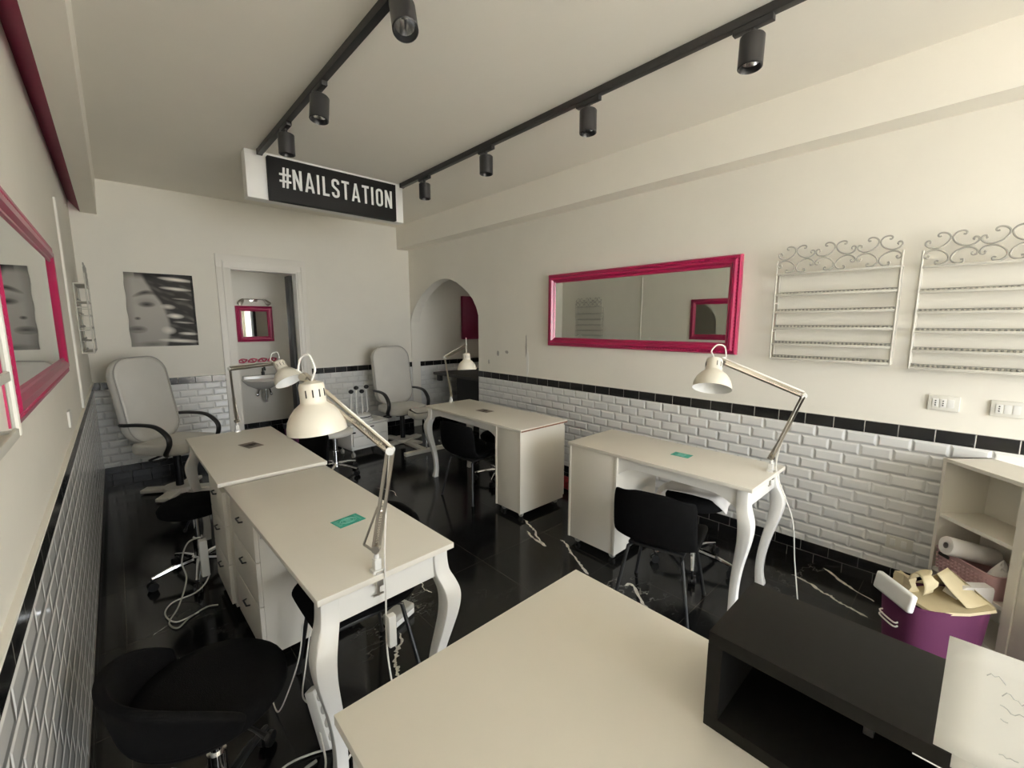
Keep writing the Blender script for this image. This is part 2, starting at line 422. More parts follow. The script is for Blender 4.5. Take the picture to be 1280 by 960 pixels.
# plaster scars on the right wall
def blob(cy, cz, ry, rz, m, name='trim_4', seed=0):
    random.seed(seed); n = 14
    poly = [(cy+ry*math.cos(2*PI*i/n)*random.uniform(.7, 1.2), cz+rz*math.sin(2*PI*i/n)*random.uniform(.7, 1.2)) for i in range(n)]
    q = MB(); q.prism(poly, XR-.0015, XR+.001, 'yz'); struct(q.build(name, m, smooth=0))
blob(3.38, 1.17, .022, .17, M['plasterfill'], 'trim_4', 1); blob(3.40, 1.35, .012, .14, M['smudge'], 'trim_5', 2)
blob(3.88, 1.25, .02, .035, M['smudge'], 'trim_6', 3); blob(4.05, 1.14, .014, .03, M['smudge'], 'trim_7', 4); blob(3.72, 1.27, .03, .02, M['smudge'], 'trim_8', 5)

# ------------------------------------------------------------------ daylight
W = bpy.data.worlds.new('world'); S.world = W; W.use_nodes = True
bg = W.node_tree.nodes['Background']
bg.inputs['Color'].default_value = (.92, .96, 1.0, 1); bg.inputs['Strength'].default_value = 11.0
SL = bpy.data.lights.new('sun', 'SUN'); SL.energy = 230; SL.color = (1, .94, .84); SL.angle = .01
so = bpy.data.objects.new('sun', SL); COL.objects.link(so); so.location = (0, 10, 20); so.rotation_euler = (math.radians(-40), 0, 0)
L = bpy.data.lights.new('window_portal', 'AREA'); L.shape = 'RECTANGLE'; L.size = WX1-WX0; L.size_y = WZ1-WZ0
L.cycles.is_portal = True
lo = bpy.data.objects.new('window_portal', L); COL.objects.link(lo)
lo.location = ((WX0+WX1)/2, YF-.16, (WZ0+WZ1)/2); lo.rotation_euler = (PI/2, 0, 0)

# ------------------------------------------------------------------ framed mirrors
def frame_mirror(name, label, lenx, hgt, fw, dep, beads=True):
    """lies in the local x-z plane, facing local -y; origin at the bottom centre on the wall"""
    t = thing(name, label, 'mirror')
    hx = lenx/2
    prof = [(0, 0), (0, dep*.55), (fw*.10, dep*.8), (fw*.26, dep*.62), (fw*.42, dep), (fw*.62, dep*.92), (fw*.78, dep*.5), (fw*.9, dep*.55), (fw, dep*.3), (fw, 0)]
    rings = []
    for sx, sz in ((-1, 0), (1, 0), (1, 1), (-1, 1)):
        rings.append([Vector((sx*(hx-a), -d, (hgt-a) if sz else a)) for a, d in prof])
    q = MB(); q.loft(rings, closed=True)
    fr = q.build('frame', M['magenta'], t, 25)
    q = MB(); q.box((-hx+fw*.9, -dep*.32, fw*.9), (hx-fw*.9, -dep*.05, hgt-fw*.9)); q.build('mirror_glass', M['mirror'], t, 0)
    if beads:
        q = MB(); k = int(lenx/.024)
        for i in range(1, k):
            x = -hx + i*lenx/k
            for z in (fw*.27, hgt-fw*.27): q.sphere((x, -dep*.66, z), .007, (1, .7, 1.4), 8, 5)
        k = int(hgt/.024)
        for i in range(1, k):
            for x in (-hx+fw*.27, hx-fw*.27): q.sphere((x, -dep*.66, i*hgt/k), .007, (1.4, .7, 1), 8, 5)
        q.build('beading', M['magenta'], fr)
    return t
m1 = frame_mirror('framed_mirror', 'wide mirror in a magenta frame on the right wall above the tiles', 1.845, .712, .085, .055)
m1.location = (XR, 2.123, 1.375); m1.rotation_euler = (0, 0, -PI/2)
m2 = frame_mirror('framed_mirror', 'wide magenta framed mirror on the left wall reflecting the poster', 1.64, .632, .085, .024)
m2.location = (XL, 2.39, 1.348); m2.rotation_euler = (0, 0, PI/2)
m3 = frame_mirror('framed_mirror', 'small magenta framed mirror above the bathroom sink', .47, .51, .075, .04, False)
m3.location = (1.522, BY, 1.34)

# ------------------------------------------------------------------ poster
def poster():
    nx, nz = 150, 200; w, h = .565, .755
    me = bpy.data.meshes.new('wall_poster'); verts = []; faces = []; cols = []
    random.seed(9)
    def sm(a, c, x): t = max(0, min(1, (x-a)/(c-a))); return t*t*(3-2*t)
    def ell(u, v, cu, cv, ru, rv): return math.hypot((u-cu)/ru, (v-cv)/rv)
    def shade(u, v):  # u right, v up, 0..1
        g = .34 - .14*max(0, 1-u/.12) + .05*math.sin(v*3)
        # hair: dark mass sweeping over the right half
        edge = .45 + .12*math.sin(v*4.2+.4) - .25*max(0, v-.62)
        hair = sm(edge-.03, edge+.05, u)
        strand = .03 + .05*math.sin((v*34+u*9+2*math.sin(u*13))) * math.sin(u*7+v*3) + .03*math.sin(v*71+u*20)
        g = g*(1-hair) + max(.03, strand)*hair
        g *= 1-.8*sm(.9, .99, v)*(1 if u > .15 else .6)
        # light streaks
        for cv, cu, rv, ru, k in ((.93, .74, .03, .28, .95), (.80, .73, .026, .26, .8), (.42, .68, .04, .14, .9), (.07, .72, .03, .35, .85), (.22, .56, .06, .12, .7), (.55, .58, .04, .12, .6), (.17, .86, .025, .17, .8), (.33, .80, .015, .18, .5), (.66, .8, .012, .16, .35)):
            e = ell(u, v + .06*(u-cu), cu, cv, ru, rv)
            g = g + (k-g)*max(0, 1-e)**.7 if e < 1 else g
        # brow, eye, nostril, lips
        e = ell(u, v - .05*math.sin((u-.12)*8), .27, .69, .19, .035); g *= 1-.95*max(0, 1-e)**.6
        e = ell(u, v, .28, .575, .13, .04); g *= 1-.97*max(0, 1-e)**.6
        e = ell(u, v, .27, .60, .19, .075); g *= 1-.35*max(0, 1-e)
        e = ell(u, v, .13, .385, .05, .025); g *= 1-.95*max(0, 1-e)**.6
        e = ell(u, v, .12, .235, .14, .055); g *= 1-.85*max(0, 1-e)**.6
        e = ell(u, v, .12, .215, .12, .02); g += .12*max(0, 1-e)
        e = ell(u, v, .3, .03, .3, .05); g *= 1-.6*max(0, 1-e)
        if u > .96: g *= .15 if v > .3 else .6
        return max(.006, min(.95, g))
    for j in range(nz+1):
        for i in range(nx+1):
            u, v = i/nx, j/nz
            d = .006+.0035*math.sin(v*13+2.5*math.sin(u*4))*(.1+u*.9) + .0014*math.sin(v*31+u*9)*u + .001*math.sin(u*15+v*7)
            ex = .003*math.sin(v*21)*(1 if u < .05 else 0)
            verts.append((u*w-w/2+ex, -abs(d)-.0015, v*h)); g = shade(u, v); cols.append((g*1.0, g*.95, g*.86, 1))
    for j in range(nz):
        for i in range(nx):
            a = j*(nx+1)+i; faces.append((a, a+1, a+nx+2, a+nx+1))
    me.from_pydata(verts, [], faces)
    at = me.color_attributes.new('print', 'FLOAT_COLOR', 'POINT')
    for i, c in enumerate(cols): at.data[i].color = c
    for p in me.polygons: p.use_smooth = True
    m, nt, bs, N, Lk = nodes_of('glossy_photo_print')
    a = N.new('ShaderNodeAttribute'); a.attribute_name = 'print'; Lk.new(a.outputs['Color'], bs.inputs['Base Color'])
    bs.inputs['Roughness'].default_value = .38; bs.inputs['Specular IOR Level'].default_value = .07
    me.materials.append(m)
    o = bpy.data.objects.new('wall_poster', me); COL.objects.link(o); o.location = (.40, YB, 1.362)
    md = o.modifiers.new('thickness', 'SOLIDIFY'); md.thickness = .0008
    tag(o, 'glossy crinkled black and white poster of a face on the back wall', 'poster')
poster()

# ------------------------------------------------------------------ hanging sign
def thick_poly(q, pts, w, y0, y1, closed=False):
    """mitred ribbon of constant width along a 2-D polyline, extruded from y0 to y1"""
    P = []
    for p in pts:
        p = Vector(p)
        if not P or (p-P[-1]).length > 1e-5: P.append(p)
    if closed and (P[0]-P[-1]).length < 1e-5: P.pop()
    n = len(P); rings = []
    for i in range(n):
        a = P[(i-1) % n] if (closed or i > 0) else None
        c = P[(i+1) % n] if (closed or i < n-1) else None
        d0 = (P[i]-a).normalized() if a is not None else (c-P[i]).normalized()
        d1 = (c-P[i]).normalized() if c is not None else d0
        n0 = Vector((-d0.y, d0.x)); n1 = Vector((-d1.y, d1.x)); m = (n0+n1).normalized()
        m = m/max(.5, m.dot(n0))*w/2
        l, r = P[i]+m, P[i]-m
        rings.append([Vector((l.x, y0, l.y)), Vector((r.x, y0, r.y)), Vector((r.x, y1, r.y)), Vector((l.x, y1, l.y))])
    q.loft(rings, closed=closed)
def rrect(x0, z0, x1, z1, r, k=5):
    out = []
    for cx, cz, a0 in ((x1-r, z1-r, 0), (x0+r, z1-r, PI/2), (x0+r, z0+r, PI), (x1-r, z0+r, 1.5*PI)):
        for i in range(k+1): a = a0+PI/2*i/k; out.append((cx+r*math.cos(a), cz+r*math.sin(a)))
    return out
def letter(q, ch, x, z, w, h, st, y0, y1):
    s = st/2
    k = .0008
    if ch == 'N':
        q.box((x, y0, z), (x+st, y1, z+h)); q.box((x+w-st, y0, z), (x+w, y1, z+h))
        q.prism([(x, z+h), (x+st*1.05, z+h), (x+w, z), (x+w-st*1.05, z)], y0-k, y1, 'xz')
    elif ch == 'A':
        c = x+w/2
        q.prism([(x, z), (x+st, z), (c+s*.55, z+h), (c-s*.95, z+h)], y0, y1, 'xz'); q.prism([(x+w, z), (x+w-st, z), (c-s*.55, z+h), (c+s*.95, z+h)], y0-k, y1, 'xz')
        q.box((x+w*.22, y0-2*k, z+h*.2), (x+w*.78, y1, z+h*.2+st*.85))
    elif ch == 'I': q.box((x, y0, z), (x+st, y1, z+h))
    elif ch == 'L': q.box((x, y0, z), (x+st, y1, z+h)); q.box((x+st, y0, z), (x+w, y1, z+st))
    elif ch == 'T': q.box((x+w/2-s, y0, z), (x+w/2+s, y1, z+h-st)); q.box((x, y0, z+h-st), (x+w, y1, z+h))
    elif ch == 'O': thick_poly(q, rrect(x+s, z+s, x+w-s, z+h-s, w*.34), st, y0, y1, True)
    elif ch == 'S':
        p = []; r = w*.30
        x0, x1, z0, z1 = x+s, x+w-s, z+s, z+h-s; zm = z+h*.5
        p += [(x1, z1-h*.2), (x1, z1-r)] + [(x1-r+r*math.cos(a), z1-r+r*math.sin(a)) for a in (.5, 1.0, PI/2)]
        p += [(x0+r+r*math.cos(a), z1-r+r*math.sin(a)) for a in (PI/2, 2.1, 2.7, PI)]
        p += [(x0, z1-h*.2), (x0+.02*w, zm+h*.13), (x0+.2*w, zm+h*.05), (x1-.2*w, zm-h*.05), (x1-.02*w, zm-h*.13), (x1, z0+h*.2)]
        p += [(x1-r+r*math.cos(a), z0+r+r*math.sin(a)) for a in (0, -.5, -1.0, -PI/2)] + [(x0+r+r*math.cos(a), z0+r+r*math.sin(a)) for a in (-PI/2, -2.1, -2.7, -PI)]
        p += [(x0, z0+h*.2)]
        thick_poly(q, p, st, y0, y1)
    elif ch == '#':
        for f in (.24, .62): q.prism([(x+w*f, z), (x+w*f+st*.85, z), (x+w*f+st*.85+w*.12, z+h), (x+w*f+w*.12, z+h)], y0, y1, 'xz')
        for f in (.27, .60): q.box((x, y0-.0008, z+h*f), (x+w*1.12, y1, z+h*f+st*.8))
SY = 4.10
t = thing('hanging_sign', 'black hanging shop sign with white lettering below the ceiling', 'sign', (1.58, SY, 2.61))
q = MB(); q.box((-.69, 0, 0), (.69, .12, .368), .004); q.build('backing_board', M['sign_white'], t)
q = MB(); q.box((-.54, -.055, -.005), (.585, 0, .335), .004); q.build('front_panel', M['sign_black'], t)
q = MB()
cw = {'#': .080, 'N': .072, 'A': .078, 'I': .025, 'L': .056, 'S': .067, 'T': .066, 'O': .068}
gap = .0225; x = -.462
for ch in '#NAILSTATION':
    letter(q, ch, x, .105, cw[ch], 0.158, .0195, -.061, -.0545); x += cw[ch]+gap
q.build('lettering', M['signletters'], t, 0)

# ------------------------------------------------------------------ track lighting
def track(name, label, x, y0, y1):
    t = thing(name, label, 'light track', (x, y0, ZC))
    q = MB(); q.box((-.019, 0, -.042), (.019, y1-y0, 0), .003); q.build('rail', M['spot'], t)
    q = MB(); q.box((-.021, y1-y0-.012, -.044), (.021, y1-y0+.014, 0), .003); q.build('end_cap', M['spot'], t)
track('lighting_track', 'black ceiling track on the left, running to the left end of the sign', .99, .2, 4.06)
track('lighting_track', 'long black ceiling track on the right, running to the right end of the sign', 2.245, -.6, 4.06)
def spot():
    t = thing('track_spotlight', '', 'spotlight')
    q = MB(); q.box((-.017, -.085, -.026), (.017, .085, 0), .004); q.cyl((0, 0, -.024), (0, 0, -.06), .011, n=12); q.build('adapter', M['spot'], t)
    h = MB(); h.lathe([(.0, 0), (.049, 0), (.052, -.004), (.052, -.130), (.047, -.133), (.044, -.125), (.040, -.085)], n=32); hd = h.build('head', M['spot'], t)
    h = MB(); h.lathe([(.0405, -.105), (.033, -.078), (.016, -.05), (.0, -.048)], n=20); h.build('reflector', M['pearl'], hd, 20)
    return t, hd
SPOTS = [(.99, 3.36, 0.02, .0, 'on the left track, nearest the sign'), (.99, 2.70, -.08, .12, 'on the left track, second from the sign'),
         (.99, 1.74, -.42, .16, 'on the left track, tilted so its bright reflector shows'),
         (2.245, 3.64, 0, 0, 'on the right track, nearest the sign'), (2.245, 2.74, 0, 0, 'on the right track, second from the sign'),
         (2.245, 1.76, -.03, .03, 'on the right track, third from the sign'), (2.245, .84, .0, .06, 'on the right track, farthest from the sign')]
proto, phd = spot()
for i, (x, y, rx, ry, d) in enumerate(SPOTS):
    if i == 0: o = proto
    else: o = dup(proto, (0, 0, 0))
    o.location = (x, y, ZC-.042); o['label'] = 'black cylinder spotlight ' + d; o['group'] = 'spotlights on the ceiling tracks'
    hd = [c for c in o.children if c.name.startswith('head')][0]
    hd.location = (0, 0, -.058); hd.rotation_euler = (rx, ry, 0)

# ------------------------------------------------------------------ nail polish racks
CS = [(.040,.066),(.048,.064),(.053,.071),(.048,.080),(.034,.083),(.016,.076),(.004,.058),(.010,.034),(.030,.014),(.058,.004),(.083,.010),(.098,.026),(.096,.042),(.084,.046),(.078,.036),(.084,.031)]
def rack():
    """local x-z plane, standing out to local -y; origin at bottom centre on the wall"""
    w, h, dp = .63, .56, .075; hx = w/2
    t = thing('nail_polish_rack', '', 'rack')
    for sx in (-1, 1):
        q = MB(); X = sx*(hx-.006)
        q.tube([(X, -dp, 0), (X, -dp, h+.08)], .0055, 8); q.tube([(X, -.006, .0), (X, -.006, h)], .005, 8)
        for z in (.005, h*.33, h*.66, h-.005): q.tube([(X, -.006, z), (X, -dp, z)], .0045, 6)
        q.build('side_frame', M['rack'], t)
    for i, z in enumerate((0, .095, .20, .305, .415)):
        q = MB(); q.box((-hx+.008, -dp+.004, z), (hx-.008, -.003, z+.004)); q.box((-hx+.008, -dp-.003, z-.003), (hx-.008, -dp+.003, z+.013), .002)
        sh = q.build('shelf', M['rack'], t)
        q = MB(); k = 30
        for j in range(k): q.sphere((-hx+.02+j*(w-.04)/(k-1), -.02, z+.016), .0065, (1, 1, 1.1), 6, 4)
        q.tube([(-hx+.01, -.02, z+.024), (hx-.01, -.02, z+.024)], .002, 5)
        q.build('bead_rail', M['rackgrey'], sh)
    q = MB(); q.box((-hx+.008, -dp-.004, h-.014), (hx-.008, -dp+.004, h), .002); q.box((-hx+.008, -dp, h-.004), (hx-.008, -.003, h)); q.build('top_rail', M['rack'], t)
    q = MB()
    for k in (-1, 0, 1):
        xc = k*.205; zc = h+.083
        for sx in (-1, 1):
            for sz in (-1, 1):
                q.tube(catmull([(xc+sx*a, -dp, zc+sz*c*.98) for a, c in CS], 3), .0046, 6)
    q.build('scrollwork', M['rackgrey'], t)
    return t
R0 = rack()
RK = [(XR, .655, 1.365, -PI/2, 'pale grey scroll topped nail polish rack on the right wall, next to the mirror'),
      (XR, -.045, 1.35, -PI/2, 'pale grey scroll topped rack on the right wall, above the sockets, cut by photo edge'),
      (XL, 5.2, 1.36, PI/2, 'pale nail polish rack on the left wall near the back corner'),
      (XL, 1.09, 1.365, PI/2, 'pale nail polish rack on the left wall in front of the mirror end')]
for i, (x, y, z, rz, lb) in enumerate(RK):
    o = R0 if i == 0 else dup(R0, (0, 0, 0))
    o.location = (x, y, z); o.rotation_euler = (0, 0, rz); o['label'] = lb; o['group'] = 'nail polish racks on the walls'
    if i == 3: o.location = (XL, .765, 1.415)

# ------------------------------------------------------------------ desks
def desk(label, loc, mx, my, W, Lg, H, ped, rotz=0, chip=False, casters=True):
    t = thing('manicure_desk', label, 'desk', loc, rotz, 'white manicure desks')
    T = Matrix.Diagonal((mx, my, 1, 1))
    th = .022
    q = MB(); q.box((0, 0, H-th), (W, Lg, H), .003); tp = q.build('desktop', M['desk'], t, T=T)
    if chip:
        q = MB(); q.box((.004, Lg-.001, H-th+.002), (W-.004, Lg+.0015, H-.009)); q.build('bare_edge', M['chipboard'], tp, 0, T=T)
    p0 = Lg-ped-.012; p1 = Lg-.012; pu0, pu1 = .012, W-.035; zb = .05
    q = MB(); q.box((pu0, p0, zb), (pu1, p1, H-th), .002)
    # client-side panel with edge lipping
    q.box((pu0-.006, p0, zb), (pu0, p0+.014, H-th)); q.box((pu0-.006, p1-.014, zb), (pu0, p1, H-th))
    cab = q.build('cabinet', M['desk'], t, T=T)
    hs = [(.075, .30), (.305, .52), (.525, .715)]
    for a, c in hs:
        q = MB(); q.box((pu1, p0+.004, a), (pu1+.018, p1-.004, c), .002); d = q.build('drawer', M['desk'], t, T=T)
        q = MB(); ym = (p0+p1)/2; zc = (a+c)/2+.04
        q.tube([(pu1+.018, ym-.035, zc), (pu1+.034, ym-.03, zc), (pu1+.034, ym+.03, zc), (pu1+.018, ym+.035, zc)], .004, 6); q.build('drawer_handle', M['blackmetal'], d, T=T)
    for u in (pu0+.05, pu1-.05):
        for v in (p0+.05, p1-.05):
            q = MB(); q.lathe([(.010, -.009), (.023, -.009), (.025, -.006), (.025, .006), (.023, .009), (.010, .009), (.010, -.009)], (u, v, .0255), (1, 0, 0), 20)
            q.cyl((u, v, .035), (u, v, zb), .008, n=10); q.box((u-.012, v-.008, .034), (u+.012, v+.008, .05)); q.build('caster', M['greycord'], t, T=T)
    # cabriole legs at the free end
    prof = [(H-th, 0, .030), (.69, 0, .031), (.645, .006, .032), (.605, .024, .034), (.565, .038, .035), (.52, .041, .034), (.46, .034, .031), (.39, .018, .0275), (.30, -.004, .024), (.20, -.021, .0215), (.11, -.027, .0205), (.05, -.023, .022), (.015, -.017, .025), (0, -.017, .025)]
    zs = catmull([(z, o, w) for z, o, w in prof], 4)
    for u, su in ((.045, -1), (W-.045, 1)):
        q = MB(); rings = []
        for z, o, w in zs:
            cu, cv = u+su*o*.8, .052-o*.8
            c = w*.25; pts = []
            for ax, ay in ((1,1),(-1,1),(-1,-1),(1,-1)):
                for k in range(3):
                    a = math.atan2(ay, ax)-PI/4+PI/2*k/2
                    pts.append(Vector((cu+ax*(w-c)+c*math.cos(a), cv+ay*(w-c)+c*math.sin(a), z)))
            rings.append(pts)
        q.loft(rings); q.build('leg', M['deskpaint'], t, 40, T=T)
    # aprons with a shaped lower edge
    za = .735
    def apron(L0, L1, dpt):
        n = 26; top = []; bot = []
        for i in range(n+1):
            f = i/n; e = min(f, 1-f)*(L1-L0)
            z = za-.055 - (dpt-.055)*max(0, 1-(e/.16))**2.2
            bot.append((L0+f*(L1-L0), z))
        return bot + [(L1, za+.003), (L0, za+.003)]
    q = MB(); q.prism(apron(.075, p0, .115), .025, .043, 'yz'); q.build('front_apron', M['deskpaint'], t, 0, T=T)
    q = MB(); q.prism(apron(.075, p0, .10), W-.06, W-.042, 'yz'); q.build('rear_apron', M['deskpaint'], t, 0, T=T)
    q = MB(); q.box((.07, .032, H-th-.105), (W-.07, .05, H-th), .002); q.build('end_apron', M['deskpaint'], t, T=T)
    return t
desk('white desk by the tiled right wall with its curved legs toward the room front', (2.325, .715, 0), 1, 1, .545, 1.225, .76, .40)
desk('white desk farther back on the right with its cabinet end toward the room front', (2.30, 3.83, 0), 1, -1, .57, 1.43, .76, .31, 0, True)
desk('nearer of the two joined white desks on the left, teal card on top', (.893, 1.305, 0), -1, 1, .515, 1.285, .76, .45, .028)
desk('farther of the two joined white desks on the left, ending near the white pedicure chair', (.868, 3.855, 0), -1, -1, .56, 1.235, .772, .42, .01)

def sticker(label, x, y, z, w, h, rot, m, ink):
    t = thing('desk_card', label, 'card', (x, y, z), rot, 'small cards on the desktops')
    q = MB(); q.box((-w/2, -h/2, 0), (w/2, h/2, .0012)); c = q.build('card', m, t, 0)
    q = MB()
    for r in (.030, .022): q.tube([(r*1.15*math.cos(2*PI*i/28), r*.8*math.sin(2*PI*i/28), .0013) for i in range(28)], .0016, 5, closed=True)
    for i in range(9):
        a = -.024+i*.006
        if abs(a) < .018: q.box((-.012, a*.75, .001), (.012, a*.75+.0018, .0018))
        q.box((-w*.46, a*1.1, .001), (-w*.46+.012+.006*(i % 3), a*1.1+.002, .0016)); q.box((w*.34, a*1.1, .001), (w*.34+.008, a*1.1+.002, .0016))
    q.build('printing', ink, t)
sticker('teal printed card on the front left desk', .665, 1.765, .7602, .118, .083, .15, M['teal'], M['tealink'])
sticker('teal printed card on the desk by the right wall', 2.62, 1.235, .7602, .083, .115, .05, M['teal'], M['tealink'])
sticker('brown printed card on the farther left desk', .62, 3.33, .7722, .10, .15, .25, M['browncard'], M['browncardink'])
sticker('brown printed card on the middle desk at the right', 2.58, 3.20, .7602, .10, .16, .05, M['browncard'], M['browncardink'])

# ------------------------------------------------------------------ clamp lamps
def lamp(label, base, elbow, head, rim, neckdir=None, shade_r=.088, cord=None):
    base, elbow, head, rim = map(Vector, (base, elbow, head, rim))
    t = thing('desk_lamp', label, 'lamp', base, 0, 'cream clamp lamps')
    E, Hd, Rm = elbow-base, head-base, rim-base
    J = Vector((0, 0, .085))
    q = MB(); q.box((-.02, -.016, 0), (.02, .016, .012), .002); q.box((-.012, -.012, .012), (.012, .012, .05), .003); q.cyl((0, 0, .05), (0, 0, .066), .009, n=12)
    cl = q.build('clamp', M['white_plastic'], t)
    def sub(a, c, off):
        d = (c-a).normalized(); s = d.cross(Vector((0, 0, 1)))
        if s.length < .05: s = Vector((1, 0, 0))
        s.normalize(); u = s.cross(d).normalized(); return a+u*off, c+u*off, s
    # lower arm: two square bars, springs, pivot plates
    def arm(name, a, c, w):
        q = MB(); p0, p1, s = sub(a, c, .0095); r0, r1, s = sub(a, c, -.0095)
        for u0, u1 in ((p0, p1), (r0, r1)): q.tube([u0, u1], w, 4)
        o = q.build(name, M['steel'], t, 0)
        d = c-a
        for k in (-1, 1):
            g = MB(); a0 = a+s*k*.010+d*.06; a1 = a+s*k*.010+d*.45; n = 60
            dd = (a1-a0); ax = dd.normalized(); e1 = ax.orthogonal().normalized(); e2 = ax.cross(e1)
            g.tube([a0+dd*(i/n)+(e1*math.cos(i*1.6)+e2*math.sin(i*1.6))*.004 for i in range(n+1)], .0014, 4); g.build('spring', M['steel'], o)
        return o
    arm('lower_arm', J, E, .0068); arm('upper_arm', E, Hd, .0068)
    d = (E-J).normalized(); hz = Vector((Rm.x, Rm.y, 0))-Vector((J.x, J.y, 0)); hz = (hz-d*hz.dot(d)).normalized()
    q = MB(); q.tube([J-d*.012+hz*.004, J+d*.012+hz*.042], .005, 6); q.tube([J+d*.012+hz*.042, J+d*.15+hz*.014], .0042, 6); q.build('balance_link', M['steel'], t)
    for nm, p in (('base_joint', J), ('elbow_joint', E), ('head_joint', Hd)):
        q = MB(); d = (E-J).normalized(); s = (E-J).cross(Hd-E)
        s = s.normalized() if s.length > 1e-4 else Vector((0, 1, 0))
        q.cyl(p-s*.012, p+s*.012, .0135 if nm != 'head_joint' else .012, n=16)
        if nm == 'base_joint': q.cyl((0, 0, .06), J, .008, n=10)
        q.build(nm, M['steel'] if nm != 'elbow_joint' else M['white_plastic'], t)
    # shade
    ax = (neckdir if neckdir is not None else Vector((0, 0, 1))); ax = Vector(ax).normalized(); R = shade_r
    q = MB()
    pr = [(R, 0), (R*.985, .018), (R*.93, .038), (R*.82, .058), (R*.66, .076), (R*.50, .087), (R*.44, .092), (R*.43, .10), (R*.43, .142), (R*.39, .152), (R*.2, .158), (.0, .159)]
    pr = [(a, h*R/.088) for a, h in pr]
    q.lathe(pr, Rm, ax, 40)
    sh = q.build('shade', M['lamp'], t, 50)
    q = MB(); q.lathe([(R*.995, .0005), (R*.97, .018), (R*.91, .037), (R*.80, .056), (R*.64, .073), (R*.42, .086), (.0, .088)], Rm, ax, 40); q.build('shade_lining', M['lampin'], sh, 50)
    s1 = ax.orthogonal().normalized(); s2 = ax.cross(s1)
    for k in range(12):
        a = 2*PI*k/12
        if k % 6 > 3: continue
        c = Rm+ax*(.122*R/.088)+(s1*math.cos(a)+s2*math.sin(a))*R*.43
        q = MB(); q.tube([c-ax*.012, c+ax*.012], .0022, 4); q.build('vent_slot', M['shadow_gap'], sh)
    nk = Rm+ax*(.12*R/.088)
    q = MB(); dirn = (Hd-nk); q.tube([nk+dirn.normalized()*R*.3, Hd], .006, 8); q.build('neck_bracket', M['steel'], t)
    top = Rm+ax*(.155*R/.088)
    up = (Hd-top)
    hv = Vector((Hd.x-top.x, Hd.y-top.y, 0)); hl = max(hv.length, .02); hv = hv/hv.length if hv.length > .005 else Vector((1, 0, 0))
    md = (top+Hd)/2; zt = max(top.z, Hd.z)
    q = MB(); q.tube(catmull([top, top-hv*.014+ax*.022, top-hv*.022+ax*.045, Vector((md.x, md.y, zt+.068))-hv*.012, Vector((Hd.x, Hd.y, zt+.058))+hv*.006, Hd+hv*.018+Vector((0, 0, .022)), Hd+hv*.01+Vector((0, 0, .012)), Hd*.6+E*.4+Vector((0, 0, .017)), E+Vector((0, 0, .018))], 7), .0034, 6)
    if cord: q.tube(catmull([E+Vector((0,0,.02)), E*.5+J*.5+Vector((.012,0,0)), J+Vector((.02,-.02,-.02))]+[Vector(c)-base for c in cord], 7), .0032, 6)
    q.build('cord', M['whitecord'], t)
    # screw clamp below the table edge
    q = MB(); q.box((-.012, -.02, -.045), (.012, -.008, .008), .002); q.tube([(0, -.002, -.085), (0, -.002, -.024)], .005, 8); q.tube([(-.018, -.002, -.083), (.018, -.002, -.083)], .004, 6); q.build('clamp_screw', M['steel'], cl)
    return t
lamp('large cream lamp in the foreground clamped to the front left desk', (.585, 1.318, .76), (.63, 1.275, 1.188), (.425, 1.43, 1.435), (.448, 1.402, 1.262), (-.06, .05, 1), .089,
     [(.60, 1.29, .70), (.595, 1.285, .45), (.60, 1.20, .2), (.58, 1.0, .012)])
lamp('cream lamp with a bent arm clamped to the desk by the right wall', (2.70, .745, .76), (2.565, .588, 1.237), (2.21, .86, 1.415), (2.105, .862, 1.288), (.40, .13, .9), .088,
     [(2.72, .70, .70), (2.72, .62, .5), (2.76, .60, .25), (2.74, .56, .01)])
lamp('cream lamp at the far end of the middle right desk, in front of the arch', (2.60, 3.80, .76), (2.354, 3.533, 1.271), (2.47, 3.34, 1.39), (2.44, 3.29, 1.165), (.05, .1, 1), .088)
lamp('cream lamp tilted over the farther left desk in front of the doorway', (.63, 3.825, .772), (.60, 3.72, 1.272), (.80, 3.335, 1.325), (.868, 3.245, 1.20), (-.25, .52, .85), .092)

# ------------------------------------------------------------------ bucket chairs
def bucket_shell(q, sz=.40, width=.455, bh=.337, dep=.41, curl=.07, back_w=.45):
    """seat + back as one upholstered shell, facing +y"""
    prof = [(.5*dep, sz-.012), (.47*dep, sz+.012), (.25*dep, sz+.006), (0, sz-.006), (-.25*dep, sz-.012), (-.40*dep, sz+.006), (-.50*dep, sz+.06), (-.55*dep, sz+.13), (-.60*dep, sz+.21), (-.65*dep, sz+bh-.02), (-.665*dep, sz+bh)]
    n = 12; P = []
    for i, (y, z) in enumerate(prof):
        f = i/(len(prof)-1)
        back = max(0, (f-.45)/.55)
        w = width*(1-.10*abs(f-.5)*0) * (1-back) + back_w*back
        if i == 0: w *= .80
        if i == 1: w *= .93
        if i == len(prof)-2: w *= .97
        if i == len(prof)-1: w *= .86
        row = []
        for j in range(n+1):
            u = -1+2*j/n; a = abs(u)
            lift = (a**3)*curl
            row.append(Vector((u*w/2, y + lift*back*1.1, z + lift*(1-back)*.55*(1 if 1 < i else .2) - (.02*a**4 if i == len(prof)-1 else 0))))
        P.append(row)
    q.grid(P); return q
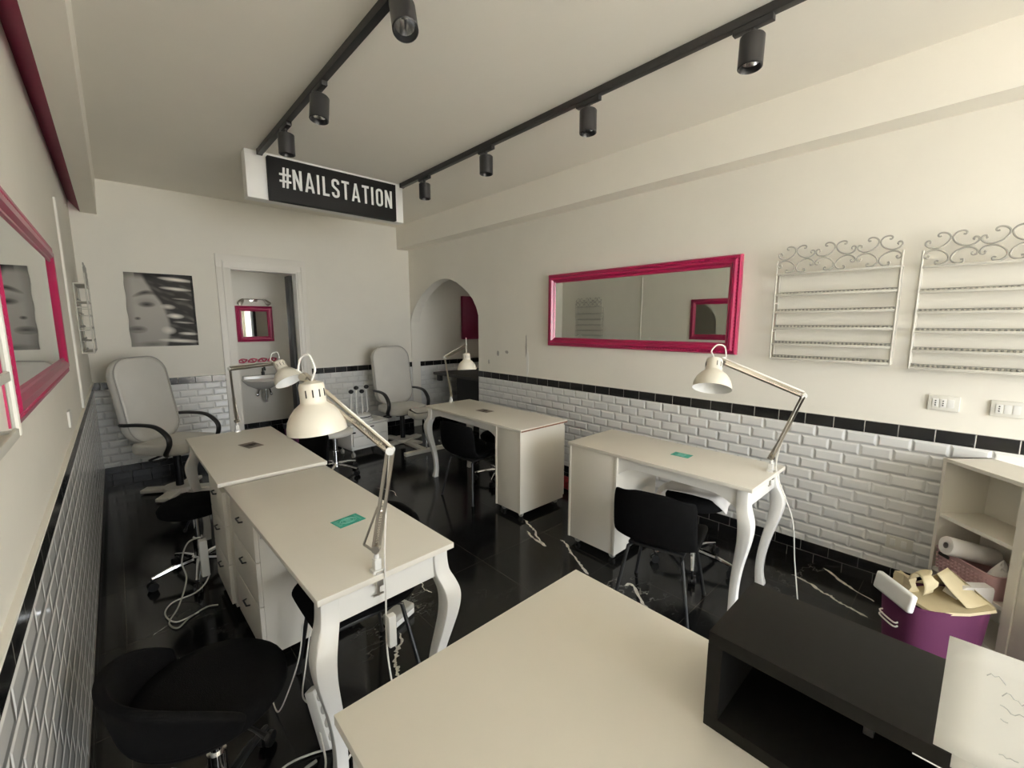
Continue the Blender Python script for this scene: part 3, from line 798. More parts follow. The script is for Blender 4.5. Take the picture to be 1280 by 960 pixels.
def shell_chair():
    t = thing('shell_chair', '', 'chair')
    q = MB(); bucket_shell(q); sh = q.build('shell_seat', M['blackfab'], t, 60)
    md = sh.modifiers.new('padding', 'SOLIDIFY'); md.thickness = .032; md.offset = -1
    md = sh.modifiers.new('soft', 'SUBSURF'); md.levels = 2; md.render_levels = 2
    q = MB(); q.box((-.15, -.13, .372), (.15, .15, .388), .004); q.build('seat_mount', M['blackmetal'], t)
    for sx in (-1, 1):
        for sy in (-1, 1):
            q = MB(); q.tube([(sx*.12, sy*.11+.01, .378), (sx*.145, sy*.15+.01, .365), (sx*.205, sy*.205+.005, .006)], .0095, 10); q.cyl((sx*.205, sy*.205+.005, 0), (sx*.205, sy*.205+.005, .012), .012, n=10); q.build('leg', M['blackmetal'], t)
    return t
C0 = shell_chair()
CH = [((2.19, 1.12, 0), -1.35, 'black shell chair on thin legs pulled up to the desk by the right wall'),
      ((2.36, 3.12, 0), -1.45, 'black shell chair tucked under the middle right desk'),
      ((.69, 1.775, 0), 1.57, 'black shell chair pushed under the nearer left desk'),
      ((.90, 3.50, 0), 1.75, 'black shell chair at the farther left desk, below the doorway')]
for i, (p, rz, lb) in enumerate(CH):
    o = C0 if i == 0 else dup(C0, p, rz)
    o.location = p; o.rotation_euler = (0, 0, rz); o['label'] = lb; o['group'] = 'black shell chairs for customers'

# ------------------------------------------------------------------ swivel stools
def stool(kind):
    t = thing('swivel_stool', '', 'stool'); a0 = .85 if kind == 'bucket' else .3
    if kind == 'bucket':
        q = MB(); q.lathe([(.0, .50), (.14, .502), (.19, .495), (.212, .475), (.215, .45), (.20, .43), (.12, .425), (0, .425)], n=36); q.build('seat', M['blackfab'], t, 60)
        q = MB(); P = []
        for i in range(9):
            f = i/8
            row = []
            for j in range(21):
                a = PI*1.5 + (-1+2*j/20)*1.55
                hh = .13*(1-(abs(-1+2*j/20))**3)+.05
                rr = .205+.035*f
                row.append(Vector((rr*math.cos(a), rr*math.sin(a), .455+f*hh)))
            P.append(row)
        q.grid(P); o = q.build('backrest', M['blackfab'], t, 60); md = o.modifiers.new('padding', 'SOLIDIFY'); md.thickness = .03; md.offset = 0
        md = o.modifiers.new('soft', 'SUBSURF'); md.levels = 1; md.render_levels = 2
    else:
        m = M['leather'] if kind == 'white' else M['blackfab']
        q = MB(); q.lathe([(.0, .505), (.12, .503), (.17, .49), (.19, .465), (.185, .44), (.17, .43), (0, .43)], n=36); q.build('seat', m, t, 60)
    q = MB(); q.cyl((0, 0, .40), (0, 0, .43), .06, n=16); q.tube([(.05, 0, .412), (.19, .03, .405), (.24, .04, .40)], [.006, .006, .010], 8); q.build('tilt_mechanism', M['blackplastic'], t)
    q = MB(); q.cyl((0, 0, .23), (0, 0, .42), .018, n=16); q.cyl((0, 0, .10), (0, 0, .25), .027, n=16); q.build('gas_column', M['chrome'], t)
    mb = M['chrome'] if kind != 'bucket' else M['blackplastic']
    q = MB(); q.cyl((0, 0, .085), (0, 0, .125), .04, n=16)
    for k in range(5):
        a = 2*PI*k/5+a0; c, s_ = math.cos(a), math.sin(a)
        q.tube([(.03*c, .03*s_, .108), (.14*c, .14*s_, .098), (.245*c, .245*s_, .075)], [.019, .016, .011], 8)
    q.build('star_base', mb, t)
    for k in range(5):
        a = 2*PI*k/5+a0; c, s_ = math.cos(a), math.sin(a)
        q = MB(); cc = Vector((.245*c, .245*s_, .027)); d = Vector((-s_, c, 0))
        for e in (-1, 1): q.cyl(cc+d*e*.006, cc+d*e*.021, .027, n=16)
        q.cyl(cc, cc+Vector((0, 0, .055)), .007, n=8); q.build('caster', M['blackplastic'], t)
    return t
o = stool('bucket'); o.location = (.115, 1.52, 0); o.rotation_euler = (0, 0, -1.3); o['label'] = 'black round stool with a low curved back in the near left corner'
o = stool('round'); o.location = (.27, 3.27, 0); o['label'] = 'black swivel stool with chrome base on the left, beside the drawers of the left desks'; o.rotation_euler = (0, 0, -2.05)
o = stool('round'); o.location = (2.72, 1.17, 0); o['label'] = 'black swivel stool with a white cloth on it under the right wall desk'; o.rotation_euler = (0, 0, -.5)
o = stool('round'); o.location = (2.80, 3.25, 0); o['label'] = 'black swivel stool behind the middle right desk'; o.rotation_euler = (0, 0, .9)
o = stool('white'); o.location = (1.62, 4.55, 0); o['label'] = 'low white stool on a star base beyond the left desk lamp'
# cloth on the stool by the right wall
def cloth():
    P = []; random.seed(2)
    for i in range(15):
        row = []
        for j in range(23):
            u, v = -1+2*i/14, -1+2*j/22
            z = .514+.005*math.sin(5*u+3*v); x = u*.11; y = v*.22
            r = math.hypot(x, y)
            if r > .178: z -= (r-.178)*1.1+.006*math.sin(22*math.atan2(y, x))
            z += .05*max(0, .4-abs(v))*max(0, 1-abs(u))
            row.append(Vector((x, y, z)))
        P.append(row)
    q = MB(); q.grid(P); o = q.build('folded_cloth', M['cloth'], None, 60); md = o.modifiers.new('t', 'SOLIDIFY'); md.thickness = .004; md.offset = 1
    o.location = (2.72, 1.19, 0); o.rotation_euler = (0, 0, .2); tag(o, 'crumpled white cloth lying on the black stool under the right wall desk', 'cloth')
cloth()

# ------------------------------------------------------------------ pedicure chairs
def rounded_pad(w, h, th, r, puff=.25, n=8):
    """cushion outline in x-z, thickness along y"""
    q = MB(); out = rrect(-w/2, 0, w/2, h, r, n); cx, cz = 0, h/2
    rings = []
    for f, d in ((.90, -.5), (.965, -.46), (1.0, -.25), (1.0, .25), (.965, .46), (.90, .5)):
        rings.append([Vector((x*f, d*th, cz+(z-cz)*f)) for x, z in out])
    q.loft(rings, cap=False)
    for f0, y in ((.90, -.5), (.90, .5)):
        prev = [Vector((x*f0, y*th, cz+(z-cz)*f0)) for x, z in out]
        rr = [prev]
        for f in (.7, .45, .2, .02):
            rr.append([Vector((x*f, y*th*(1+puff*(1-f)), cz+(z-cz)*f)) for x, z in out])
        q.loft(rr, cap=True)
    return q
def pedi_chair(name_label):
    """faces local -y"""
    t = thing('pedicure_chair', name_label, 'chair', group='white pedicure chairs')
    T = Matrix.Translation((0, .20, .50)) @ Matrix.Rotation(-.17, 4, 'X')
    q = rounded_pad(.53, .80, .095, .17, .25); bk = q.build('backrest', M['leather'], t, 60, T=T)
    q = MB(); q.tube([Vector((x, -.046, z)) for x, z in rrect(-.262, .005, .262, .795, .168, 8)], .006, 6, closed=True); q.build('piping', M['piping'], bk, T=T)
    q = rounded_pad(.52, .50, .10, .10, .2); q.build('seat', M['leather'], t, 60, T=Matrix.Translation((0, .24, .47)) @ Matrix.Rotation(PI/2, 4, 'X'))
    for sx in (-1, 1):
        q = MB(); X = sx*.285
        pts = catmull([(sx*.25, .27, .70), (X, .20, .705), (X, .05, .712), (X, -.10, .695), (X, -.20, .62), (X, -.215, .54), (X, -.17, .45), (sx*.22, -.13, .42)], 5)
        rings = []
        for i, p in enumerate(pts):
            a = pts[max(0, i-1)]; c = pts[min(len(pts)-1, i+1)]; tg = (c-a).normalized(); s_ = Vector((1, 0, 0)); u = tg.cross(s_).normalized()
            rings.append([p+s_*(.026*math.cos(2*PI*k/12))+u*(.016*math.sin(2*PI*k/12)) for k in range(12)])
        q.loft(rings); q.build('armrest', M['blackplastic'], t, 60)
    q = MB(); q.box((-.14, -.13, .385), (.14, .13, .425), .01); q.cyl((0, 0, .06), (0, 0, .39), .032, n=18); q.tube([(-.12, 0, .40), (-.26, .02, .385), (-.30, -.06, .385), (-.2, -.10, .39)], .010, 8); q.build('pedestal', M['blackmetal'], t)
    q = MB()
    for a in (0, PI/2): q.box((-.31, -.055, .012), (.31, .055, .042), .006, T=Matrix.Rotation(a+.3, 4, 'Z'))
    q.cyl((0, 0, .012), (0, 0, .06), .13, n=28); q.box((-.28, -.04, 0), (.28, .04, .013), T=Matrix.Rotation(.3, 4, 'Z')); q.build('base_plate', M['trimwhite'], t)
    # leg rest on its own chrome post
    q = MB(); q.box((-.30, -.66, 0), (.30, -.60, .045), .006); q.box((-.04, -.64, 0), (.04, -.1, .03), .004); ft = q.build('foot_bar', M['trimwhite'], t)
    q = MB(); q.cyl((0, -.63, .045), (0, -.63, .28), .014, n=14); q.cyl((0, -.63, .26), (0, -.60, .47), .010, n=12); q.cyl((.02, -.63, .27), (.055, -.63, .27), .012, n=10); q.build('leg_rest_post', M['chrome'], t)
    q = rounded_pad(.33, .24, .085, .06, .2); q.build('leg_rest', M['leather'], t, 60, T=Matrix.Translation((0, -.44, .50)) @ Matrix.Rotation(PI/2+.12, 4, 'X'))
    return t
P1 = pedi_chair('white pedicure chair with black arms against the back wall, right of the doorway')
P1.location = (2.77, 5.22, 0); P1.rotation_euler = (0, 0, -.02)
P2 = dup(P1, (.33, 5.10, 0), .74, 'white pedicure chair with black arms in the back left corner below the poster')

# ------------------------------------------------------------------ pedicure trolley and rod stand
t = thing('pedicure_trolley', 'low white drawer trolley on casters left of the far pedicure chair', 'trolley', (2.17, 5.12, 0), .12)
q = MB(); q.box((-.25, -.17, .10), (.25, .17, .135), .004); q.box((-.25, -.17, .10), (-.23, .17, .40), .004); q.box((.23, -.17, .10), (.25, .17, .40), .004); q.box((-.25, .15, .10), (.25, .17, .40), .003); q.box((-.26, -.18, .39), (.26, .18, .415), .008); q.build('body', M['white_plastic'], t)
for z0, z1 in ((.14, .255), (.26, .385)):
    q = MB(); q.box((-.225, -.18, z0), (.225, -.16, z1), .005); q.box((-.215, -.162, z0+.01), (.215, .14, z0+.02)); d = q.build('drawer', M['white_plastic'], t)
    q = MB(); q.box((-.05, -.184, z1-.035), (.05, -.179, z1-.022), .002); q.build('grip_slot', M['shadow_gap'], d)
for sx in (-1, 1):
    for sy in (-1, 1):
        q = MB(); c = Vector((sx*.21, sy*.13, .03))
        q.cyl(c+V(-.012, 0, 0), c+V(.012, 0, 0), .03, n=16); q.tube([c, c+V(0, 0, .07)], .008, 8); q.build('caster', M['greycord'], t)
t = thing('manicure_rod_stand', 'white stand with four upright rods tipped with black balls, on the trolley', 'stand', (2.14, 5.10, .415), .1)
q = MB(); q.lathe([(0, 0), (.15, 0), (.155, .012), (.15, .028), (.12, .034), (.0, .034)], n=32); q.lathe([(.12, .034), (.13, .045), (.128, .075), (.11, .085), (0, .085)], n=32); q.build('round_base', M['white_plastic'], t)
q = MB(); q.lathe([(.1305, .05), (.133, .056), (.1305, .062)], n=32); q.build('black_ring', M['blackplastic'], t)
for x, h in ((-.11, .36), (-.04, .40), (.035, .35), (.10, .40)):
    q = MB(); q.tube(catmull([(x*.75, 0, .08), (x*1.05, 0, .12), (x, 0, .2), (x*.96, 0, h)], 5), .0075, 8); r = q.build('rod', M['white_plastic'], t)
    q = MB(); q.sphere((x*.96, -.003, h+.01), .030, (1, 1, .85)); q.build('ball_tip', M['blackplastic'], r)

# ------------------------------------------------------------------ bathroom fittings
t = thing('wall_sink', 'white ceramic wall sink seen through the doorway', 'sink', (1.56, BY, 0))
q = MB(); rings = []
for z, rx, ry in ((.80, .26, .40), (.79, .27, .42), (.775, .265, .41), (.70, .20, .30), (.65, .11, .17), (.635, .08, .12)):
    rings.append([Vector((rx*math.cos(PI*i/16), -ry*math.sin(PI*i/16), z)) for i in range(17)] + [Vector((-rx*.95, 0, z)), Vector((rx*.95, 0, z))][:0])
q.loft(rings); q.box((-.26, -.10, .77), (.26, -.002, .85), .02); q.build('basin', M['ceramic'], t, 50)
q = MB(); q.cyl((0, -.07, .85), (0, -.07, .90), .022, n=14); q.tube(catmull([(0, -.07, .90), (0, -.09, .97), (0, -.16, .975), (0, -.2, .93)], 5), .012, 10); q.box((-.012, -.10, .96), (.012, -.03, .985), .004); q.build('tap', M['blackplastic'], t)
q = MB(); q.cyl((0, -.15, .52), (0, -.15, .66), .032, n=16); q.cyl((0, -.15, .46), (0, -.15, .53), .022, n=16); q.tube([(0, -.15, .58), (0, -.01, .58)], .018, 10)
for sx in (-1, 1): q.tube([(sx*.09, -.01, .56), (sx*.09, -.06, .56), (sx*.07, -.09, .64)], .010, 8); q.sphere((sx*.09, -.06, .56), .024)
q.build('trap', M['chrome'], t)
t = thing('wall_lamp', 'small two armed chrome wall lamp above the bathroom mirror', 'lamp', (1.52, BY, 1.93))
q = MB(); q.box((-.05, -.03, -.02), (.05, -.001, .02), .005); q.sphere((0, -.035, 0), .018); q.tube([(-.15, -.06, .01), (0, -.035, .02), (.15, -.06, .01)], .007, 8); q.build('bracket', M['chrome'], t)
for sx in (-1, 1):
    q = MB(); a = Vector((sx*.13, -.055, .015)); d = Vector((sx*.55, -.35, -.65)).normalized()
    q.lathe([(.012, 0), (.022, .02), (.030, .06), (.034, .10)], a, d, 18); o = q.build('lamp_cup', M['steel'], t); md = o.modifiers.new('t', 'SOLIDIFY'); md.thickness = .003
q = MB(); pts = []
for k in range(4):
    x0 = 1.325+k*.128
    q.tube([(x0+.05*math.cos(2*PI*i/20)*(1+.25*math.sin(4*PI*i/20)), BY-.012, 1.065+.026*math.sin(2*PI*i/20)) for i in range(20)], .009, 6, closed=True)
    q.tube(catmull([(x0-.06, BY-.012, 1.04), (x0-.02, BY-.012, 1.085), (x0+.02, BY-.012, 1.045), (x0+.06, BY-.012, 1.085)], 5), .010, 6)
tag(q.build('wall_ornament', M['pinkdecor'], loc=(1.52, BY, 1.04)), 'curly pink red ornament strip on the bathroom wall above the sink', 'ornament')
t = thing('sink_ledge', 'narrow white ledge on the bathroom wall above the sink', 'ledge', (1.56, BY, .955))
q = MB(); q.box((-.29, -.10, 0), (.29, -.001, .016), .003); q.build('ledge_board', M['white_plastic'], t)
# purple bin with a white bag beyond the left desk
t = thing('storage_bin', 'purple bin with a dark rim and white bag beside the doorway', 'bin', (1.55, 5.45, 0), .2)
q = MB(); q.lathe([(0, 0), (.17, 0), (.19, .36), (.185, .36), (.165, .01), (0, .01)], n=4); q.build('bin_body', M['purple'], t, 0, T=Matrix.Rotation(PI/4, 4, 'Z'))
q = MB(); q.lathe([(.185, .355), (.20, .355), (.205, .41), (.195, .415), (.185, .405), (.185, .355)], n=4); q.build('rim', M['ink'], t, 0, T=Matrix.Rotation(PI/4, 4, 'Z'))
o = MB().lathe([(.0, .32), (.10, .33), (.12, .38), (.08, .44), (.02, .47), (0, .47)], (1.66, 5.42, 0), n=9).build('plastic_bag', M['cloth'], loc=(1.66, 5.42, .32)); tag(o, 'crumpled white bag sticking out of the purple bin by the doorway', 'bag')

# ------------------------------------------------------------------ alcove counter
t = thing('alcove_counter', 'dark counter shelf with a charcoal front inside the arch', 'counter', (4.2, 5.1, 0))
q = MB(); q.box((-.62, -.95, .82), (.70, .60, .86), .004); q.build('counter_top', M['darkcounter'], t)
q = MB(); q.box((-.36, -.95, 0), (-.33, .35, .82), .002); q.build('front_panel', M['greydark'], t)
q = MB(); q.box((-.56, .52, .72), (-.50, .60, .82), .003); q.build('bracket', M['greydark'], t)

# ------------------------------------------------------------------ foreground table, black cabinet and notice
t = thing('reception_table', 'large white topped table filling the foreground', 'table', (.272, .868, 0), .0)
q = MB(); q.box((0, -1.5, .735), (.825, 0, .76), .002); q.build('tabletop', M['desk'], t)
q = MB(); q.box((.03, -1.46, .66), (.795, -.03, .735), .002); q.build('apron', M['chipboard'], t)
for x in (.05, .775):
    for y in (-.05, -1.45):
        q = MB(); q.box((x-.025, y-.025, 0), (x+.025, y+.025, .735), .004); q.build('leg', M['deskpaint'], t)
t = thing('black_cabinet', 'low black open fronted cabinet lying on the white foreground table', 'cabinet', (.842, .318, .7605))
bw, bd, bh, tk = .252, .88, .215, .028
q = MB()
q.box((0, -bd, bh-tk), (bw, 0, bh), .0015); q.box((0, -bd, 0), (bw, 0, tk), .0015); q.box((0, -tk, tk), (bw, 0, bh-tk)); q.box((0, -bd, tk), (bw, -bd+tk, bh-tk)); q.box((bw-.01, -bd+tk, tk), (bw, -tk, bh-tk))
q.build('carcass', M['blackbox'], t)
q = MB(); q.box((.03, -bd/2-.01, tk), (bw-.012, -bd/2+.01, bh-tk)); q.build('divider', M['blackbox'], t, 0)
q = MB(); q.tube([(.10, -.25, .13), (.10, -.25, .16)], .004, 8); q.box((.08, -.26, .11), (.11, -.245, .13), .002); q.build('catch', M['blackplastic'], t)
q = MB(); q.tube([(.05, -.31, .15), (.05, -.345, .15)], .005, 8); q.build('door_pull', M['chrome'], t)
t = thing('paper_notice', 'handwritten white paper sheet standing at the black cabinet edge, bottom right', 'paper', (.8395, -.02, .945))
def sheet(y0, y1, z0, z1, x, bow):
    q = MB(); q.grid([[Vector((x+bow*math.sin(PI*i/8)*(j/6)**2*.01, y0+(y1-y0)*i/8, z0+(z1-z0)*j/6)) for i in range(9)] for j in range(7)])
    return q
o = sheet(.008, -.30, .036, .213, 0, .6).build('top_sheet', M['paper'], t, 60); md = o.modifiers.new('t', 'SOLIDIFY'); md.thickness = .0006
o = sheet(-.012, -.31, 0.012, .19, .0025, .3).build('under_sheet', M['paper'], t, 60); md = o.modifiers.new('t', 'SOLIDIFY'); md.thickness = .0006
q = MB(); random.seed(21)
for ln, (z, y0, n) in enumerate(((.180, -.028, 9), (.160, -.044, 8), (.141, -.036, 10), (.122, -.046, 8), (.072, -.050, 7))):
    y = y0
    pts = []
    for k in range(n*6):
        y -= .0035; z2 = z+random.uniform(-.0035, .0035)+.002*math.sin(k*.9)
        if random.random() < .14:
            if len(pts) > 2: q.tube(pts, .0006, 4)
            pts = []; y -= .004; continue
        pts.append(Vector((-.0032, y, z2)))
        if y < -.285: break
    if len(pts) > 2: q.tube(pts, .0006, 4)
q.build('handwriting', M['pencil'], t)

# ------------------------------------------------------------------ corner bookcase with baskets
th_ = math.radians(45)
fdir = Vector((math.cos(th_), math.sin(th_), 0))
t = thing('open_bookcase', 'white open bookcase standing in the right corner', 'bookcase', (3.0, -.075, 0), th_)
# local: x along the front (left end at +x), y backwards = away from room (-y is back)
wS, dS, hS = .40, .235, .905
q = MB()
q.box((.19, -dS, 0), (.208, 0, hS)); q.box((-.20, -dS, 0), (-.16, 0, hS)); q.box((-.2, -dS, hS-.02), (.208, .004, hS), .002)
q.box((-.16, -dS, 0), (.19, -dS+.008, hS-.02)); q.build('carcass', M['desk'], t, 0)
for z in (.06, .285, .585):
    q = MB(); q.box((-.16, -dS+.008, z), (.19, -.004, z+.02), .002); q.build('shelf', M['desk'], t)
q = MB(); q.box((-.44, -dS, 0), (-.202, -.006, hS-.025), .003); q.build('side_cupboard', M['desk'], t)
def loc2w(x, y): return (3.0+x*math.cos(th_)-y*math.sin(th_), -.075+x*math.sin(th_)+y*math.cos(th_))
# pink basket
bx, by = loc2w(.022, -.07)
t = thing('plastic_basket', 'pink woven plastic basket on the bookcase shelf', 'basket', (bx, by, .306), th_)
def basket_ring(z, w, d, r): return [Vector((x, y, z)) for x, y in rrect(-w/2, -d/2, w/2, d/2, r, 4)]
q = MB(); q.loft([basket_ring(0, .27, .165, .03), basket_ring(.12, .30, .185, .035), basket_ring(.128, .31, .195, .035), basket_ring(.128, .29, .175, .03), basket_ring(.01, .255, .15, .03)])
for r in range(5):
    for k in range(13):
        x = -.12+k*.02
        q.box((x, .083+.0016*r, .02+r*.018), (x+.012, .0875+.0016*r, .031+r*.018), .001)
        if k < 7: q.box((.136+.0028*r, -.06+k*.018, .02+r*.018), (.1405+.0028*r, -.05+k*.018, .031+r*.018), .001)
bk = q.build('basket_body', M['pinkplastic'], t, 40)
q = MB(); q.box((.06, .091, .095), (.115, .0985, .112), .003); q.build('grip_hole', M['shadow_gap'], bk)
q = MB(); q.box((.145, -.03, .09), (.1555, .03, .112), .003); q.build('grip_hole', M['shadow_gap'], bk)
rx, ry = loc2w(.06, -.05)
t = thing('paper_roll', 'white paper roll lying in the pink basket', 'paper roll', (rx, ry, .44), th_)
q = MB(); q.lathe([(.015, -.11), (.044, -.11), (.046, -.105), (.046, .105), (.044, .11), (.015, .11)], (0, 0, .02), (.15, 1, .22), 24); q.build('roll', M['cloth'], t)
q = MB(); q.lathe([(.0, -.107), (.024, -.107), (.026, -.1105), (.012, -.108)], (0, 0, .02), (.15, 1, .22), 16); q.build('dark_roll_hole', M['shadow_gap'], t)  # near-black disc, painted shade for the hollow of the roll
cx_, cy_ = loc2w(-.075, -.07)
q = MB(); P = []
for i in range(13):
    P.append([Vector((.055*math.cos(2*PI*j/16)*(1-i/13)*(1+.25*math.sin(3*j+i)), .045*math.sin(2*PI*j/16)*(1-i/13)*(1+.2*math.cos(5*j)), .09*(i/12)**.8)) for j in range(16)])
q.loft(P); o = q.build('crumpled_tissue', M['cloth'], None, 60); o.location = (cx_, cy_, .40); tag(o, 'crumpled white tissue in the pink basket beside the paper roll', 'tissue')

# purple storage bag on the floor
bx, by = 2.785, .03
t = thing('storage_basket', 'purple fabric storage basket full of paper bags on the floor by the bookcase', 'basket', (bx, by, 0), -.82)
def oval(z, w, d, p=3.2, n=36):
    out = []
    for i in range(n):
        a = 2*PI*i/n; c, s_ = math.cos(a), math.sin(a)
        out.append(Vector((w*math.copysign(abs(c)**(2/p), c), d*math.copysign(abs(s_)**(2/p), s_), z)))
    return out
q = MB(); q.loft([oval(0, .165, .115), oval(.15, .178, .126), oval(.30, .188, .134), oval(.302, .181, .127), oval(.29, .178, .123), oval(.03, .158, .10)]); q.build('basket_body', M['purple'], t, 40)
q = MB(); q.tube(catmull([(-.170, .06, .185), (-.192, .055, .178), (-.192, -.03, .176), (-.170, -.035, .185)], 4), .004, 6); q.tube(catmull([(-.170, .06, .165), (-.192, .055, .158), (-.192, -.03, .156), (-.170, -.035, .165)], 4), .004, 6); q.build('handle', M['whitecord'], t)
# white folded board over the rim
q = MB(); q.box((-.11, -.016, -.045), (.11, .016, .045), .014, seg=3); o = q.build('rolled_pad', M['white_plastic'], None, 60)
o.location = (2.662, .163, .318); o.rotation_euler = (.15, .0, .74); tag(o, 'white rounded pad clipped over the rim of the purple basket', 'pad')
def bag(name, label, loc, rz, w, d, h, lean, m, seed):
    random.seed(seed); q = MB(); rings = []
    for k in range(8):
        f = k/7; ww, dd = w*(1-.12*f), d*(1-.55*f)
        rings.append([Vector((x+lean[0]*f+random.uniform(-.006, .006), y+lean[1]*f+random.uniform(-.008, .008), h*f)) for x, y in ((-ww, -dd), (0, -dd*.7), (ww, -dd), (ww*.9, 0), (ww, dd), (0, dd*.75), (-ww, dd), (-ww*.9, 0))])
    q.loft(rings); o = q.build(name, m, None, 28); o.location = loc; o.rotation_euler = (0, 0, rz); tag(o, label, 'bag'); return o
def fold_bag():
    random.seed(8); t = thing('paper_bag', 'tan folded paper bag with an open mouth on top of the purple basket', 'bag', (2.80, .015, .30), -.82)
    def sheet4(a, c, d, e, bow=0, n=8):   # a-c upper edge, d-e lower edge
        a, c, d, e = map(Vector, (a, c, d, e)); nrm = (c-a).cross(d-a).normalized(); P = []
        for i in range(n+1):
            f = i/n
            P.append([(a.lerp(c, k/n)).lerp(d.lerp(e, k/n), f)+nrm*(bow*math.sin(PI*f)+random.uniform(-.0015, .0015)) for k in range(n+1)])
        return P
    q = MB()
    q.grid(sheet4((-.05, -.03, .135), (.02, .0, .150), (.02, -.115, .022), (.155, -.105, .018), .006))
    q.grid(sheet4((.02, .0, .150), (-.05, -.03, .135), (.14, .07, .02), (-.06, .08, .02), .006))
    q.grid(sheet4((.02, .0, .150), (.021, .001, .150), (.155, -.105, .018), (.14, .07, .02), -.004))
    b_ = q.build('bag_panels', M['kraft'], t, 20); md = b_.modifiers.new('t', 'SOLIDIFY'); md.thickness = .002
    q = MB(); P = []
    for i in range(13):
        a = -.5+3.6*i/12
        P.append([Vector((-.075+.012*math.sin(5*a)*(k/5)-.05*(1-k/5), -.02-.045*math.cos(a), .065+.058*math.sin(a)+.02*(k/5))) for k in range(6)])
    q.grid(P); c_ = q.build('bag_mouth', M['kraft'], t, 50); md = c_.modifiers.new('t', 'SOLIDIFY'); md.thickness = .002
fold_bag()
bag('paper_bag', 'small tan paper bag at the back of the purple basket', (2.80, .125, .23), .9, .045, .035, .135, (.0, .02), M['kraft'], 5)
q = MB()
pt = [(-.13, .0), (-.11, -.10), (.02, -.125), (.14, -.115), (.15, .03), (.05, .09), (-.09, .09)]
q.loft([[Vector((x, y, .0+.02*math.sin(9*x))) for x, y in pt], [Vector((x*.98, y*.98, .012+.02*math.sin(9*x))) for x, y in pt]]); o = q.build('flat_paper_bag', M['kraft'], None, 20)
o.location = (2.775, .01, .300); o.rotation_euler = (.0, .0, -.82); tag(o, 'flattened tan paper bag across the top of the purple basket', 'bag')
t = thing('carrier_bag', 'white carrier bag with dark print behind the purple basket', 'bag', (2.872, -.075, .24), -.78)
q = MB(); q.loft([[Vector((x*s_, y*s_+l, z)) for x, y in ((-.08, -.03), (.08, -.03), (.085, .03), (-.08, .035))] for z, s_, l in ((0, 1, 0), (.08, 1.04, -.005), (.13, .95, -.015), (.15, .75, -.03))]); q.build('bag_body', M['cloth'], t, 30)
q = MB()
for i, x in enumerate((-.055, -.03, -.005, .022, .05)):
    q.tube(catmull([(x, .0345, .075), (x+.006, .035, .10), (x+.012, .035, .085), (x+.02, .0345, .09)], 3), .003, 5)
q.build('print', M['ink'], t)

# ------------------------------------------------------------------ sockets
def socket(label, y, z, nmod, big=True):
    t = thing('wall_socket', label, 'socket', (XR, y, z))
    w, h = (.125, .082)
    q = MB(); q.box((-.012, -w/2, -h/2), (0, w/2, h/2), .004); p = q.build('face_plate', M['ivory_plate'], t)
    for k in range(3):
        yy = .032-k*.030
        q = MB(); q.box((-.0145, yy-.013, -.023), (-.011, yy+.013, .023), .0015); m_ = q.build('module', M['white_plastic'], t)
        if k < nmod:
            q = MB()
            for dz in (-.012, 0, .012): q.cyl((-.0155, yy, dz), (-.013, yy, dz), .0034, n=10)
            q.build('socket_holes', M['shadow_gap'], m_)
socket('double socket plate on the right wall below the racks', .108, 1.165, 2)
socket('single socket plate on the right wall at the photo edge', -.128, 1.165, 1)
t = thing('wall_socket', 'white socket low on the tiled right wall beside the bookcase', 'socket', (XR-TC, .21, .30))
q = MB(); q.box((-.006, -.06, -.04), (0, .06, .04), .003); q.build('face_plate', M['ivory_plate'], t)
for yy in (.03, -.02):
    q = MB(); q.box((-.008, yy-.012, -.022), (-.005, yy+.012, .022), .001); q.build('module', M['white_plastic'], t)
t = thing('wall_socket', 'small white plate low on the left wall just above the black band', 'socket', (XL, 3.05, 1.13))
q = MB(); q.box((0, -.05, -.04), (.010, .05, .04), .003); q.build('face_plate', M['ivory_plate'], t)

# ------------------------------------------------------------------ power strips, adapter and cables on the floor
def strip(label, loc, rot, cord, n=4):
    t = thing('power_strip', label, 'power strip', loc)
    T = rot
    q = MB(); q.box((-.025, -.11, 0), (.025, .11, .04), .008); b_ = q.build('strip_body', M['white_plastic'], t, T=T)
    for k in range(n):
        q = MB(); q.cyl((0, -.075+k*.05, .039), (0, -.075+k*.05, .0415), .017, n=16); q.build('outlet', M['greycord'], b_, T=T)
    q = MB(); q.tube(catmull([Vector(c)-Vector(loc) for c in cord], 8), .004, 6); q.build('cord', M['whitecord'], t)
Rz = lambda a: Matrix.Rotation(a, 4, 'Z')
strip('white power strip hanging among the cables at the near leg of the left desk', (.43, 1.58, .10), Rz(.25) @ Matrix.Rotation(1.15, 4, 'X') @ Matrix.Rotation(.5, 4, 'Y'),
      [(.43, 1.55, .08), (.42, 1.46, .03), (.40, 1.40, .01), (.50, 1.42, .03), (.47, 1.5, .01), (.3, 1.55, .01), (.22, 1.42, .008), (.25, 1.25, .008), (.33, 1.1, .008)])
strip('grey white power strip leaning upright on the drawers of the farther left desk', (.283, 2.95, .245), Matrix.Rotation(-PI/2, 4, 'Y') @ Matrix.Rotation(PI/2, 4, 'Z'), [(.283, 2.95, .135), (.25, 2.93, .09), (.2, 2.98, .03), (.1, 3.0, .008), (.06, 2.9, .008), (.1, 2.78, .008), (.2, 2.80, .008)], 4)
t = thing('cable_box', 'grey and white adapter box on the floor under the nearer left desk', 'adapter', (1.0, 2.0, 0), .35)
q = MB(); q.box((-.08, -.045, 0), (.08, .045, .065), .015, seg=3); q.build('box_body', M['greycord'], t)
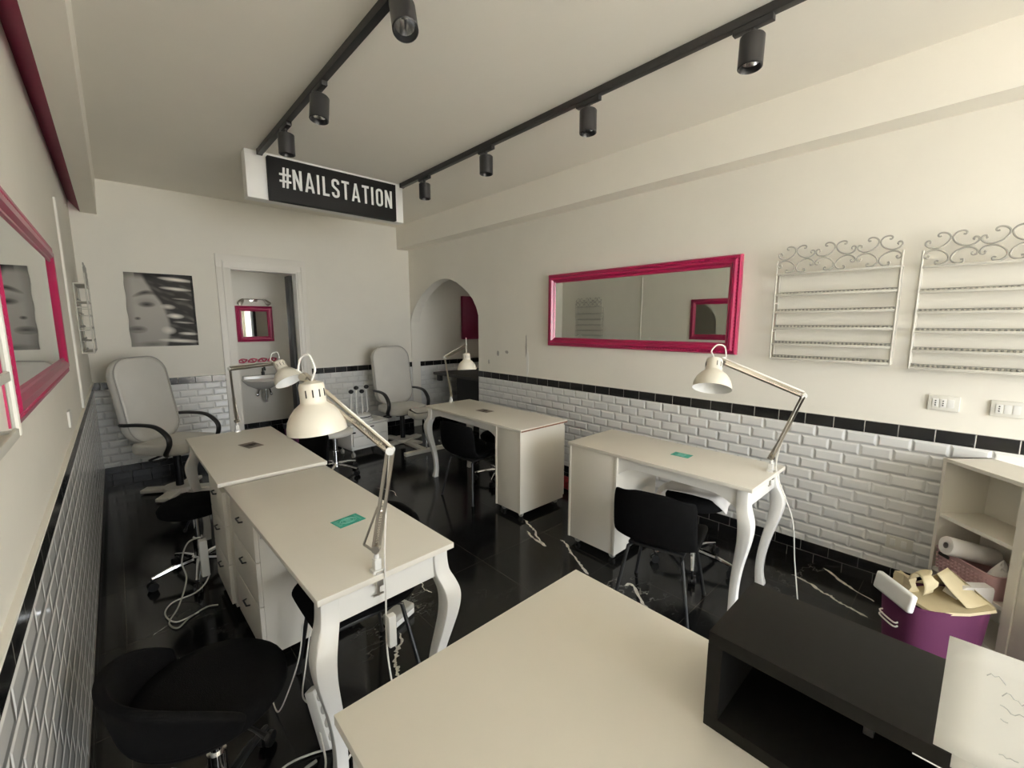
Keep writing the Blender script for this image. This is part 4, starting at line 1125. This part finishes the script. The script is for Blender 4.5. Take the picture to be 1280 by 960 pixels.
q = MB(); q.box((-.07, -.047, .012), (.07, -.042, .04), .003); q.build('white_edge', M['white_plastic'], t)
t = thing('inline_plug', 'white plug hanging on the lamp cord in front of the nearer left desk', 'plug', (.605, 1.27, .50))
q = MB(); q.box((-.014, -.012, 0), (.014, .012, .115), .005); q.build('plug_body', M['white_plastic'], t)
def cable(label, pts, r=.0042, m='greycord', name='power_cable'):
    c = catmull(pts, 8); q = MB(); q.tube(c, r, 6); o = q.build(name, M[m], loc=pts[0]); tag(o, label, 'cable')
cable('grey cable looping on the dark floor left of the desk drawers', [(.27, 2.98, .36), (.20, 3.0, .34), (.16, 2.95, .26), (.17, 2.92, .16), (.12, 2.86, .05), (.07, 2.80, .008), (.10, 2.72, .008), (.16, 2.78, .008), (.24, 2.82, .008), (.29, 2.80, .008)])
cable('pale cable lying on the floor in front of the near black stool', [(.16, 1.16, .006), (.22, 1.28, .006), (.28, 1.36, .006), (.33, 1.48, .006), (.40, 1.50, .006)], .006, 'greycord')
cable('bundle cable hanging down beside the near leg of the left desk', [(.45, 1.74, .40), (.42, 1.70, .30), (.385, 1.74, .15), (.35, 1.8, .02), (.35, 1.9, .008)], .003, 'whitecord')
cable('thin white cable hanging behind the near leg of the left desk', [(.46, 1.68, .40), (.43, 1.66, .28), (.41, 1.66, .16), (.42, 1.62, .14)], .003, 'whitecord')
# red rug rolled by the wall under the middle desks
t = thing('rolled_rug', 'red patterned rug edge on the floor between the two right desks', 'rug', (3.10, 2.30, 0))
q = MB(); q.lathe([(0, -.42), (.055, -.42), (.06, -.41), (.06, .41), (.055, .42), (0, .42)], (0, 0, .06), (.05, 1, 0), 20); q.build('rug_roll', M['redmat'], t)

# ------------------------------------------------------------------ view
S.view_settings.view_transform = 'Standard'; S.view_settings.look = 'None'
S.view_settings.exposure = 0.02; S.view_settings.gamma = 1.0; S.view_settings.use_curve_mapping = False
S.cycles.use_denoising = True
S.cycles.max_bounces = 10; S.cycles.diffuse_bounces = 6; S.cycles.glossy_bounces = 5
S.cycles.sample_clamp_indirect = 8
